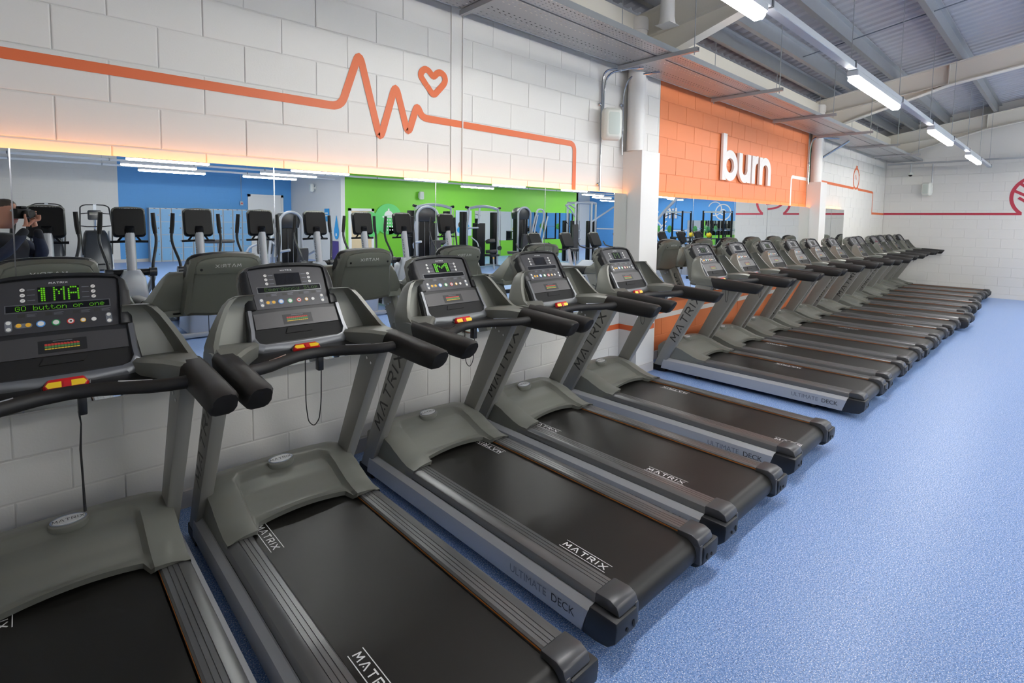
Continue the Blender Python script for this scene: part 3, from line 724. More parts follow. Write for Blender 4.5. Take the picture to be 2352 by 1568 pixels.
        for y, x0, x1, z0, z1, sl in ((1.43, .345, .450, 1.044, 1.156, -.35), (1.36, .352, .452, 1.040, 1.154, -.35), (1.25, .356, .453, 1.036, 1.148, 0), (1.05, .357, .454, 1.030, 1.136, .2), (.955, .358, .454, 1.030, 1.130, .45), (.935, .366, .447, 1.038, 1.122, .6)):
            r_ = .026; gs.append([(sx*a, y+(1.09-z_)*sl, z_) for a, z_ in ((x0, z0+r_), (x0+r_*.4, z0+r_*.3), (x0+r_, z0), (x1-r_, z0), (x1-r_*.4, z0+r_*.3), (x1, z0+r_), (x1, z1-r_), (x1-r_*.4, z1-r_*.3), (x1-r_, z1), (x0+r_, z1), (x0+r_*.4, z1-r_*.3), (x0, z1-r_))])
        MB().loft(gs).build('grip', 'rubber_grip', t, ang=60)
    # --- cross bar, hand sensors
    pth = [(-.38, 1.285, 1.092), (-.30, 1.30, 1.090), (-.24, 1.335, 1.086), (-.16, 1.40, 1.082), (-.08, 1.445, 1.08), (0, 1.46, 1.08), (.08, 1.445, 1.08), (.16, 1.40, 1.082), (.24, 1.335, 1.086), (.30, 1.30, 1.09), (.38, 1.285, 1.092)]
    hbar = MB().tube(pth, .027, 12).build('handlebar', 'rubber_grip', t, ang=60)
    for sx in (-1, 1):
        MB().tube([(sx*.15, 1.408, 1.1075), (sx*.20, 1.367, 1.109), (sx*.25, 1.33, 1.1105)], .0045, 6).build('hand_sensor', 'chrome', hbar)
    MB().prism([(1.47, 1.055), (1.70, 1.06), (1.70, 1.085), (1.56, 1.095), (1.47, 1.075)], 'x', -.30, .30).build('console_neck', 'black_plastic', t, bevel=.006)
    for sx in (-1, 1): MB().box(*sorted((sx*.25, sx*.33)), 1.50, 1.60, 1.04, 1.056).build('mount_plate', 'chrome', t, smooth=False)
    # --- console
    half = [(0, .506), (.08, .504), (.15, .496), (.20, .480), (.228, .452), (.238, .40), (.236, .25), (.246, .15), (.256, .07), (.244, .022), (.21, -.002), (.12, -.008), (0, -.009)]
    ol = sym(half); b = MB()
    A = [FP(x, s, 0) for x, s in ol]; A2 = [FP(x*.985, .25+(s-.25)*.988, .006) for x, s in ol]; B = [FP(x*.99, s, -.045) for x, s in ol]; C_ = [FP(x*.95, .25+(s-.25)*.97, -.075) for x, s in ol]
    con = MB().loft([C_, B, A, A2]).build('console', 'charcoal', t, ang=30)
    bs = sym([(0, .512), (.09, .508), (.17, .497), (.215, .475), (.232, .43), (.236, .30), (.25, .15), (.26, .05), (.25, .02), (.1, .0), (0, -.002)])
    D = [FP(x, s, -.028) for x, s in bs]; E1 = [FP(x*1.0, s, -.075) for x, s in bs]
    back = [(x*.97, 1.845+.05*(s/.5) if s > .3 else 1.80+.04*(s/.3), 1.06+.44*((s+.002)/.514)) for x, s in bs]
    back2 = [(x*.86, p_y+.025, .02+1.06+.40*((s+.002)/.514)) for (x, s), (_, p_y, _z) in zip(bs, back)]
    bsh = MB().loft([D, E1, back, back2]).build('back_shell', 'olive', t, ang=32)
    # rear of the shell: logo, vents, screw holes
    nb = 1.92; q, wq = word('MATRIX', .021, .17, .45)
    yb = lambda s: (1.845+.05*(s/.5) if s > .3 else 1.80+.04*(s/.3))+.0262
    zs = lambda s: .02+1.06+.40*((s+.002)/.514)
    sA, sB = .44, .36
    eyb = Vector((0, yb(sA)-yb(sB), zs(sA)-zs(sB))).normalized()
    decal('shell_lettering', q, Vector((wq/2, yb(.42)+.0072, zs(.42)-.004)), (-1, 0, 0), eyb, 'print_white', bsh)
    v = MB()
    for k in range(6): v.box(-.06, .06, yb(.26-.012*k)-.004, yb(.26-.012*k)+.0012, zs(.26-.016*k), zs(.26-.016*k)+.004)
    v.build('vent_slot', 'dark_gap', bsh, smooth=False)
    for sx in (-1, 1): MB().disc((sx*.165, yb(.40)+.006, zs(.40)), (0, 1, -.1), .009, .002, 10).build('screw_hole', 'dark_gap', bsh)
    A = []; B = []
    for x, s in [(-.225, .365), (.225, .365), (.228, .43), (.205, .475), (.16, .495), (.08, .507), (0, .510), (-.08, .507), (-.16, .495), (-.205, .475), (-.228, .43)]:
        A.append((x*.9, yb(s)-.03, zs(s))); B.append((x*.86, yb(s)+.006, zs(s)-.004))
    MB().loft([A, B]).build('shell_band', 'olive', bsh, bevel=.004)
    # console face
    fo = [(-.196, .463), (-.10, .472), (0, .475), (.10, .472), (.196, .463), (.186, .238), (-.186, .238)]
    slab(MB(), fo, .004, .0085, .003).build('face_panel', 'face_grey', con, ang=25)
    O = .0088
    slab(MB(), [(-.019, .481), (.019, .481), (.019, .497), (-.019, .497)], .006, .0208).build('usb_notch', 'dark_gap', con, smooth=False)
    q, wq = word('MATRIX', .0075, .2, .5); decal('face_logo', q, FP(-wq/2, .453, O), (1, 0, 0), DD, 'print_white', con)
    scr = slab(MB(), [(-.066, .370), (.066, .370), (.066, .439), (-.066, .439)], .007, O+.0006).build('screen', 'screen_black', con, smooth=False)
    slab(MB(), [(-.166, .329), (.166, .329), (.166, .365), (-.166, .365)], .007, O).build('display_frame', 'bezel', con, smooth=False)
    slab(MB(), [(-.162, .333), (.162, .333), (.162, .361), (-.162, .361)], .007, O+.0006).build('message_display', 'screen_black', con, smooth=False)
    for sx in (-1, 1):
        for k in range(3):
            s_ = .430-.024*k
            MB().disc(FP(sx*.112, s_, O), DN, .0078, .0012, 12).build('quick_key', 'btn_white', con)
            decal('key_mark', [[(-.004, -.003), (.003, .0), (.005, .003), (-.002, .0)]], FP(sx*.112, s_, O+.0016), (1, 0, 0), DD, 'print_dark', con)
            decal('key_caption', [[(-.012, -.0015), (.012, -.0015), (.012, .0015), (-.012, .0015)]], FP(sx*.086, s_, O+.0002), (1, 0, 0), DD, 'print_grey', con)
    for k, x in enumerate((-.118, -.036, .05, .118)):
        slab(MB(), [(x-.011, .309), (x+.011, .309), (x+.011, .323), (x-.011, .323)], .007, O).build('menu_key', 'print_dark', con, smooth=False)
        decal('menu_caption', [[(.016, .0085), (.046, .0085), (.046, .0102), (.016, .0102)], [(.016, .0035), (.040, .0035), (.040, .0052), (.016, .0052)], [(.016, -.001), (.043, -.001), (.043, .0007), (.016, .0007)]], FP(x, .311, O+.0002), (1, 0, 0), DD, 'print_grey', con)
    for sx in (-1, 1):
        slab(MB(), [(sx*.156+.011*math.cos(a), .275+(.014 if math.sin(a) > 0 else -.014)+.011*math.sin(a)) for a in [2*PI*k/16 for k in range(16)]], .007, O+.0002).build('key_pad', 'print_grey', con, smooth=False)
        for ds in (.014, -.014): MB().disc(FP(sx*.156, .275+ds, O), DN, .0075, .002, 12).build('arrow_key', 'btn_white', con)
    slab(MB(), [(-.113+(.016 if math.cos(a) > 0 else -.016)+.010*math.cos(a), .273+.010*math.sin(a)) for a in [2*PI*k/16 for k in range(16)]], .007, O+.0003).build('key_pad', 'print_grey', con, smooth=False)
    for x, m, r_ in ((-.127, 'btn_yellow', .0085), (-.099, 'btn_yellow', .0085), (-.062, 'btn_blue', .014), (-.016, 'btn_green', .0135), (.030, 'btn_red', .0125), (.070, 'btn_yellow', .0095), (.105, 'btn_white', .0085)):
        k_ = MB().disc(FP(x, .274, O), DN, r_, .0022, 16).build('round_key', m, con)
        if r_ > .009: MB().disc(FP(x, .274, O+.0022), DN, r_*.72, .0008, 16).build('key_face', 'btn_white', con)
    decal('key_symbol', [[(-.0035, -.0035), (.0035, -.0035), (.0035, .0035), (-.0035, .0035)]], FP(.030, .274, O+.0034), (1, 0, 0), DD, 'print_dark', con)
    # lower bezel, sloping panel, tray
    outer = [(-.240, .236), (-.244, .12), (-.252, .062), (-.238, .018), (-.205, .002), (-.07, -.002), (.07, -.002), (.205, .002), (.238, .018), (.252, .062), (.244, .12), (.240, .236)]
    inner = [(-.214, .232), (-.219, .12), (-.222, .09), (-.208, .062), (-.18, .051), (-.06, .048), (.06, .048), (.18, .051), (.208, .062), (.222, .09), (.219, .12), (.214, .232)]
    rb = MB()
    for k in range(len(outer)-1):
        a, b_, c, d = outer[k], outer[k+1], inner[k+1], inner[k]
        mid = lambda p_, q_, f: (p_[0]+(q_[0]-p_[0])*f, p_[1]+(q_[1]-p_[1])*f)
        o1, o2, o3, o4 = mid(a, d, .25), mid(b_, c, .25), mid(b_, c, .9), mid(a, d, .9)
        rb.add([FP(*a, .004), FP(*b_, .004), FP(*o2, .020), FP(*o1, .020), FP(*o3, .020), FP(*o4, .020), FP(*c, .004), FP(*d, .004)], [(0, 1, 2, 3), (3, 2, 4, 5), (5, 4, 6, 7)])
    rb.build('lower_bezel', 'bezel', con, ang=60)
    outer = [(-.236, .238), (-.238, .40), (-.228, .452), (-.20, .480), (-.15, .496), (-.08, .504), (0, .506), (.08, .504), (.15, .496), (.20, .480), (.228, .452), (.238, .40), (.236, .238)]
    inner = [(-.190, .238), (-.199, .40), (-.199, .455), (-.188, .466), (-.14, .473), (-.07, .478), (0, .480), (.07, .478), (.14, .473), (.188, .466), (.199, .455), (.199, .40), (.190, .238)]
    rb = MB()
    for k in range(len(outer)-1):
        a, b_, c, d = outer[k], outer[k+1], inner[k+1], inner[k]
        o1, o2 = mid(a, d, .35), mid(b_, c, .35)
        o3, o4 = mid(b_, c, .93), mid(a, d, .93)
        rb.add([FP(*a, .004), FP(*b_, .004), FP(*o2, .020), FP(*o1, .020), FP(*o3, .020), FP(*o4, .020), FP(*c, .007), FP(*d, .007)], [(0, 1, 2, 3), (3, 2, 4, 5), (5, 4, 6, 7)])
    rb.build('face_rim', 'charcoal', con, ang=60)
    slab(MB(), [(-.212, .131), (.212, .131), (.211, .214), (.1, .219), (-.1, .219), (-.211, .214)], .004, .012, .004).build('lower_panel', 'pan_grey', con, ang=25)
    slab(MB(), [(-.214, .055), (.214, .055), (.219, .10), (.217, .131), (-.217, .131), (-.219, .10)], .0045, .0062).build('tray', 'tray_black', con, smooth=False)
    slab(MB(), [(-.075, .095), (.06, .095), (.075, .124), (-.06, .124)], .006, .011).build('tray_latch', 'tray_black', con, smooth=False)
    ch = slab(MB(), [(-.075, .143), (.075, .143), (.075, .197), (-.075, .197)], .010, .0123).build('heart_rate_chart', 'charcoal', con, smooth=False)
    for m, s0, h in (('chart_red', .174, .009), ('chart_green', .165, .008), ('chart_yellow', .158, .004)):
        decal('chart_bar', [[(-.055+.0098*k, 0), (-.055+.0098*k+.0085, 0), (-.055+.0098*k+.0085, h-(.0004*k if m == 'chart_red' else 0)), (-.055+.0098*k, h)] for k in range(11)], FP(0, s0, .0126), (1, 0, 0), DD, m, con)
    decal('chart_title', [[(-.03, 0), (.03, 0), (.03, .0025), (-.03, .0025)]], FP(0, .19, .0126), (1, 0, 0), DD, 'print_grey', con)
    # stop lever
    MB().obox(FP(0, -.012, .018), (.15, .035, .02), rot_to(DN)).build('stop_mount', 'black_plastic', t, smooth=False, bevel=.004)
    ol_ = [(-.072, -.004), (-.058, .022), (.058, .022), (.072, -.004), (.066, -.020), (-.066, -.020)]
    stp = empty('stop_lever'); stp.parent = t
    slab(MB(), ol_, .028, .046, .12).build('lever_red', 'stop_red', stp, bevel=.003)
    for sx in (-1, 1):
        slab(MB(), [(sx*x, s) for x, s in ((.014, -.016), (.054, -.016), (.062, -.003), (.053, .008), (.014, .008))], .0445, .0472, .03).build('lever_yellow', 'stop_yellow', stp, smooth=False)
    slab(MB(), [(-.009, -.019), (.009, -.019), (.009, .004), (-.009, .004)], .044, .0495).build('lever_rib', 'stop_red', stp, smooth=False)
    return t
PROTO = make_treadmill()
LEVER = [c for c in PROTO.children if c.name.startswith('stop_lever')][0]
index_tree(PROTO)
def belt_print(parent, side, yM, rev=False, cut=99):
    # MATRIX along the belt edge between two thin rules
    q, wq = word('MATRIX', .03, .2, .55); n = {'x': wq}
    q = q+[[(-.01, .042), (wq+.015, .042), (wq+.015, .0455), (-.01, .0455)], [(-.01, -.0155), (wq+.015, -.0155), (wq+.015, -.012), (-.01, -.012)]]
    q = [[(min(p[0], cut), p[1]) for p in k] for k in q]
    if side < 0: return decal('belt_print', q, (-.232, yM, .2006), (0, -1, 0), (1, 0, 0), 'print_white', parent)
    return decal('belt_print', q, (.232, yM, .2006), (0, 1, 0), (-1, 0, 0), 'print_white', parent)
def cord(t, kind, k):
    if kind == 'strap':
        pts = [(.03, 1.47, 1.0), (.035, 1.47, .95), (.03, 1.47, .85), (.033, 1.47, .72), (.035, 1.47, .60)]
        MB().tube(pts, [.004, .003, .0045, .004, .006], 6).build('safety_strap', 'cord', t)
    else:
        zl = .80 if k % 2 else .84
        if k == 2: zl = .70
        pts = [(-.03, 1.475, 1.06), (-.03, 1.475, zl+.12), (-.018, 1.475, zl+.03), (.01, 1.475, zl), (.036, 1.475, zl+.03), (.048, 1.475, zl+.12), (.05, 1.475, .98)]
        MB().tube(smooth_path(pts, .05, 4), .0026, 6).build('safety_cord', 'cord', t)
    MB().box(.028, .056, 1.455, 1.495, .985, 1.06).build('cord_clip', 'black_plastic', t, bevel=.004)
#            centre x, rear y
TR = [(.10, -2.46), (1.03, -2.47), (2.07, -2.42), (3.04, -2.41), (4.14, -2.375), (5.84, -2.38), (6.79, -2.375), (7.77, -2.37), (8.73, -2.385), (9.66, -2.38), (10.70, -2.395), (11.72, -2.47), (12.74, -2.33), (13.67, -2.385), (14.74, -2.29), (15.67, -2.275), (16.60, -2.30)]
ORD = ['first', 'second', 'third', 'fourth', 'fifth', 'sixth', 'seventh', 'eighth', 'ninth', 'tenth', 'eleventh', 'twelfth', 'thirteenth', 'fourteenth', 'fifteenth', 'sixteenth', 'seventeenth']
EXTRA = {0: 'grey treadmill nearest the camera with green 1MA on its display', 1: 'grey treadmill second from the camera with Emergency Stop on its display and lever lifted', 2: 'grey treadmill third from the camera with a big green M on its screen', 3: 'grey treadmill fourth from the camera with dark unlit displays', 4: 'grey treadmill fifth from the camera in front of the first white column', 5: 'grey treadmill first in front of the orange wall, its whole silver side panel showing', 16: 'grey treadmill last in the row against the far wall'}
for i, (cx, ry) in enumerate(TR):
    t = PROTO if i == 0 else copy_tree(PROTO)
    t.location = (cx, ry, 0)
    kids = {c.name.split('.')[0]: c for c in t.children}
    tag(t, EXTRA.get(i, 'grey treadmill %s from the camera in the row facing the mirrors' % ORD[i]), 'treadmill', 'treadmills in the row along the left wall')
for i, (cx, ry) in enumerate(TR):
    t = [o for o in COL.objects if o.name == ('treadmill' if i == 0 else 'treadmill.%03d' % i)][0]
    con = [c for c in t.children if c.name.startswith('console') and not c.name.startswith('console_neck')][0]
    bl = [c for c in t.children if c.name.startswith('belt')][0]
    if i == 0:
        dots('1MA', -.064, .436, .0077, .0092, 'led_readout', con, o=.0102)
        dots('GO button or one', -.135, .3570, .00295, .0031, 'led_message', con, o=.0102)
    elif i == 1: dots('Emergency Stop', -.13, .3575, .00335, .0031, 'led_message', con, 'led_dim', o=.0102)
    elif i == 2:
        big = []; M9 = ['110000011', '111000111', '111101111', '110111011', '110010011', '110000011', '110000011', '110000011']
        b_ = MB()
        for r, row in enumerate(M9):
            for c, v in enumerate(row):
                if v == '1': a, s_ = -.058+.0128*c, .436-.0082*r; b_.add([FP(a, s_-.006, .0102), FP(a+.0102, s_-.006, .0102), FP(a+.0102, s_, .0102), FP(a, s_, .0102)], [(0, 1, 2, 3)])
        me = bpy.data.meshes.new('led_readout'); me.from_pydata(b_.v, [], b_.f); me.materials.append(MATS['led_green']); link('led_readout', me, con)
    elif i in (4, 5, 7): dots('M', -.045, .434, .016, .0082, 'led_readout', con, 'led_dim', o=.0102)
    pr = {0: [(-1, 1.80)], 1: [(-1, .57), (-1, 1.62)], 2: [(-1, .445), (1, 1.385)], 3: [(-1, .59), (-1, 1.60)], 4: [(-1, .197, .175), (1, 1.12)], 5: [(1, .73)], 6: [(-1, .3), (1, 1.2)], 8: [(1, .9)], 9: [(1, .4)], 10: [(1, .7)]}.get(i, [])
    for p in pr: belt_print(bl, p[0], p[1], cut=p[2] if len(p) > 2 else 99)
    cord(t, 'strap' if i == 0 else 'loop', i+1)
    if i == 1:
        lv = [c for c in t.children if c.name.startswith('stop_lever')][0]
        c0 = Vector(FP(0, -.01, .03)); lv.matrix_local = Matrix.Translation(c0) @ Matrix.Rotation(-.5, 4, 'X') @ Matrix.Translation(-c0)

# ================================================================== WHAT STANDS BEHIND THE CAMERA AND SHOWS IN THE MIRRORS
def rrect(w_, h_, r, n=3):
    o = []
    for cx, cy, a in ((w_-r, h_-r, 0), (-w_+r, h_-r, PI/2), (-w_+r, -h_+r, PI), (w_-r, -h_+r, 1.5*PI)):
        o += [(cx+r*math.cos(a+PI/2*k/n), cy+r*math.sin(a+PI/2*k/n)) for k in range(n+1)]
    return o
def tilted(outline, c, tilt, d0, d1, sc=1.0):   # panel leaning back; local frame at c, normal towards +y
    c = Vector(c); ez = Vector((0, -math.sin(tilt), math.cos(tilt))); ny = Vector((0, math.cos(tilt), math.sin(tilt)))
    return [[c+Vector((x, 0, 0))+ez*z+ny*d0 for x, z in outline], [c+Vector((x*sc, 0, 0))+ez*z*sc+ny*d1 for x, z in outline]]
def cardio_console(e, c, w_, h_, tilt):
    ol = rrect(w_, h_, .045)
    a = tilted(ol, c, tilt, -.03, .02); b = tilted(ol, c, tilt, .02, .045, .9)
    con = MB().loft([a[0], a[1], b[1]]).build('console', 'machine_black', e, ang=40)
    c = Vector(c); ez = Vector((0, -math.sin(tilt), math.cos(tilt))); ny = Vector((0, math.cos(tilt), math.sin(tilt)))
    top = [(-w_*.98, h_*.70), (w_*.98, h_*.70), (w_*.98, h_*.86), (w_*.8, h_*1.0), (0, h_*1.06), (-w_*.8, h_*1.0), (-w_*.98, h_*.86)]
    A, B = tilted(top, c, tilt, -.025, .042); MB().loft([A, B]).build('top_band', 'olive', con, bevel=.006)
    q, wq = word('MATRIX', h_*.13, .2); decal('lettering', q, c+Vector((wq/2, 0, 0))+ez*h_*.80+ny*.0435, (-1, 0, 0), ez, 'badge_silver', con)
    for sx in (-1, 1): MB().disc(c+Vector((sx*w_*.75, 0, 0))+ez*h_*.78+ny*.042, ny, .009, .002, 8).build('screw_hole', 'dark_gap', con)
    return con
def make_elliptical():
    e = empty('elliptical_trainer')
    cardio_console(e, (0, .02, 1.655), .185, .20, .22)
    MB().tube([(0, .06, 1.50), (0, .10, 1.60)], [.07, .05], 14).build('console_collar', 'machine_black', e)
    mast = MB().tube([(0, .20, .88), (0, .075, 1.52)], .058, 16).build('mast', 'machine_silver', e)
    q, wq = word('MATRIX', .045, .17, .5); d = Vector((0, -.19, 1)).normalized()
    for sx in (-1,): decal('mast_lettering', q, Vector((sx*.0585, .185, 1.02)), d, Vector((0, 1, .19)).normalized(), 'print_dark', mast)
    rings = []
    for z, wx, y0, y1 in ((.0+.08, .20, -.45, .26), (.35, .19, -.40, .30), (.70, .165, -.25, .32), (.92, .14, -.02, .30), (1.02, .09, .08, .24)):
        rings.append([(x, (y0+y1)/2+y, z) for x, y in rrect(wx, (y1-y0)/2, .06)])
    MB().loft(rings).build('front_shroud', 'machine_silver', e, ang=50)
    MB().cyl((-.26, .10, .98), (.26, .10, .98), .048, 14).build('pivot_tube', 'machine_black', e)
    for sx in (-1, 1):
        MB().cyl((sx*.20, .10, .98), (sx*.285, .10, .98), .062, 14).build('pivot_cap', 'machine_dark', e)
        arm = MB().tube(smooth_path([(sx*.24, .10, .62), (sx*.24, .10, .98), (sx*.25, .08, 1.10), (sx*.31, -.04, 1.34), (sx*.32, -.07, 1.46), (sx*.30, -.09, 1.56)], .1), .019, 10).build('swing_arm', 'machine_dark', e)
        MB().tube([(sx*.312, -.085, 1.50), (sx*.30, -.09, 1.62), (sx*.29, -.08, 1.79)], [.026, .029, .026], 10).build('grip', 'rubber_grip', arm)
        MB().tube(smooth_path([(sx*.26, .12, .55), (sx*.27, .02, .60), (sx*.27, -.45, .46), (sx*.20, -.95, .40)], .2), .034, 10).build('link_rail', 'machine_silver', e)
        MB().tube(smooth_path([(sx*.24, -.10, .92), (sx*.30, -.25, .88), (sx*.29, -.75, .58), (sx*.18, -1.15, .42)], .2), .036, 10).build('upper_rail', 'machine_silver', e)
        MB().loft([[(sx*.15+x, -.62+y, .40) for x, y in rrect(.075, .19, .05)], [(sx*.15+x, -.62+y, .44) for x, y in rrect(.085, .20, .05)]]).build('pedal', 'machine_black', e)
        MB().cyl((0, .03, 1.40), (sx*.21, .03, 1.395), .017, 8).build('side_handle', 'machine_black', e)
        MB().cyl((sx*.06, .05, 1.50), (sx*.13, .03, 1.40), .014, 8).build('handle_strut', 'machine_black', e)
    MB().box(-.34, .34, .20, .28, .02, .085).build('front_stabiliser', 'machine_silver', e, bevel=.01)
    for sx in (-1, 1): MB().box(*sorted((sx*.34, sx*.39)), .195, .285, .0, .09).build('end_foot', 'black_plastic', e, bevel=.012)
    MB().box(-.045, .045, -1.35, .24, .03, .11).build('base_beam', 'machine_black', e, bevel=.008)
    MB().loft([[(x, -1.2+y, .10+.0) for x, y in rrect(.13, .35, .12)], [(x, -1.2+y, .55) for x, y in rrect(.12, .30, .12)], [(x, -1.2+y, .68) for x, y in rrect(.09, .18, .08)]]).build('drive_cover', 'machine_dark', e, ang=50)
    MB().box(-.26, .26, -1.5, -1.43, 0, .07).build('rear_stabiliser', 'machine_silver', e, bevel=.01)
    return e
P_E = make_elliptical(); index_tree(P_E)
for i, x in enumerate([.215, 1.05, 1.87, 2.73, 3.60, 4.46, 5.28, 6.30]):
    o = P_E if i == 0 else copy_tree(P_E); o.location = (x, -5.32, 0)
    tag(o, ['cross trainer half hidden by the photographer in the mirror', 'cross trainer second from the photographer, in front of the blue wall edge', 'cross trainer third from the photographer, in front of the lockers', 'cross trainer fourth from the photographer, crossed by a mirror joint', 'cross trainer fifth from the photographer, before the white partition', 'cross trainer sixth from the photographer, beside the shower sign', 'cross trainer seventh from the photographer, before the green wall', 'cross trainer last of its row, right of the mirror joint on green'][i], 'cross trainer', 'cross trainers behind the camera')
def make_bike():
    e = empty('exercise_bike')
    cardio_console(e, (0, .30, 1.27), .19, .19, .45)
    MB().tube([(0, .52, .5), (0, .33, 1.15)], .05, 12).build('mast', 'machine_silver', e)
    MB().tube([(0, .36, 1.05), (0, .30, 1.2)], [.07, .05], 12).build('console_collar', 'machine_black', e)
    for sx in (-1, 1):
        MB().tube(smooth_path([(0, .36, 1.06), (sx*.2, .34, 1.05), (sx*.27, .22, 1.06), (sx*.27, .02, 1.10), (sx*.25, -.06, 1.2)], .08), .017, 8).build('handlebar', 'rubber_grip', e)
        MB().box(*sorted((sx*.14, sx*.24)), -.06, .12, .28, .32).build('pedal', 'machine_black', e, bevel=.006)
    MB().loft([[(x, .1+y, .10) for x, y in rrect(.11, .52, .1)], [(x, .12+y, .5) for x, y in rrect(.11, .48, .12)], [(x, .2+y, .72) for x, y in rrect(.07, .28, .06)]]).build('body_shroud', 'machine_silver', e, ang=50)
    MB().tube([(0, -.30, .5), (0, -.38, .92)], .03, 10).build('seat_post', 'chrome', e)
    MB().loft([[(x*(1 if y < 0 else .6), -.40+y, .93) for x, y in rrect(.11, .14, .06)], [(x*(1 if y < 0 else .5), -.40+y, 1.0) for x, y in rrect(.12, .15, .06)]]).build('saddle', 'pad_black', e, ang=50)
    for y in (-.45, .68): MB().box(-.27, .27, y-.04, y+.04, 0, .09).build('stabiliser', 'machine_dark', e, bevel=.01)
    return e
P_B = make_bike(); index_tree(P_B)
for i in range(8):
    o = P_B if i == 0 else copy_tree(P_B); o.location = (8.59+1.1*i-.0, -5.3, 0)
    tag(o, 'exercise bike %s in the row after the cross trainers' % ORD[i], 'exercise bike', 'exercise bikes behind the camera')
def make_climber():
    e = empty('stair_climber')
    MB().loft([[(x, y, .05) for x, y in rrect(.36, .62, .1)], [(x, y+.02, .75) for x, y in rrect(.34, .5, .12)], [(x, y+.2, 1.15) for x, y in rrect(.29, .22, .1)], [(x, y+.24, 1.25) for x, y in rrect(.24, .16, .08)]]).build('body', 'machine_dark', e, ang=50)
    for sx in (-1, 1): MB().prism([(-.6, .05), (.5, .05), (.42, 1.2), (.26, 1.24), (-.3, .55)], 'x', *sorted((sx*.335, sx*.375))).build('side_cover', 'machine_silver', e, bevel=.01)
    for k in range(6): MB().box(-.27, .27, -.62+.17*k, -.40+.17*k, .20+.19*k, .235+.19*k).build('step', 'machine_black', e, bevel=.006)
    MB().tube([(0, .30, 1.2), (0, .24, 1.62)], .03, 10).build('console_post', 'chrome', e)
    ol = rrect(.175, .155, .04); A = tilted(ol, (0, .22, 1.74), -.15, .03, -.03); con = MB().loft(A).build('console', 'machine_dark', e, bevel=.01)
    A = tilted(rrect(.14, .05, .01), (0, .1885, 1.79), -.15, 0, -.002); MB().loft(A).build('screen', 'screen_black', con)
    for k in range(5): MB().disc((-.09+.045*k, .188, 1.70), (0, -1, 0), .009, .003, 8).build('key', 'btn_white', con)
    decal('led_readout', [[(-.02, 0), (.03, 0), (.03, .04), (-.02, .04)]], (.08, .1845, 1.765), (1, 0, 0), (0, .1, 1), 'led_dim', con)
    for sx in (-1, 1):
        MB().tube(smooth_path([(sx*.36, -.35, .5), (sx*.40, -.2, 1.35), (sx*.36, .1, 2.0), (sx*.25, .12, 2.06), (0, .12, 2.07)], .12), .019, 8).build('hand_rail', 'rubber_grip', e)
        MB().tube([(sx*.37, .0, 1.78), (sx*.17, .2, 1.80)], .014, 8).build('rail_brace', 'rubber_grip', e)
        MB().tube([(sx*.38, -.08, 1.40), (sx*.2, .22, 1.37), (0, .25, 1.37)], .015, 8).build('cross_rail', 'rubber_grip', e)
    MB().box(-.04, .04, .10, .15, 1.90, 2.08).build('rail_bracket', 'machine_silver', e, smooth=False)
    return e
P_C = make_climber(); index_tree(P_C)
for i, (x, y, lab) in enumerate([(.55, -17.8, 'tall stair climber directly behind the photographer in the mirror'), (1.70, -17.8, 'tall stair climber between the first two cross trainers in the mirror')]):
    o = P_C if i == 0 else copy_tree(P_C); o.location = (x, y, 0); o.rotation_euler = (0, 0, PI)
    tag(o, lab, 'stair climber', 'stair climbers by the white wall')
# the climbers' screens look at the mirror, so turn their fronts round
for o in [P_C]: pass
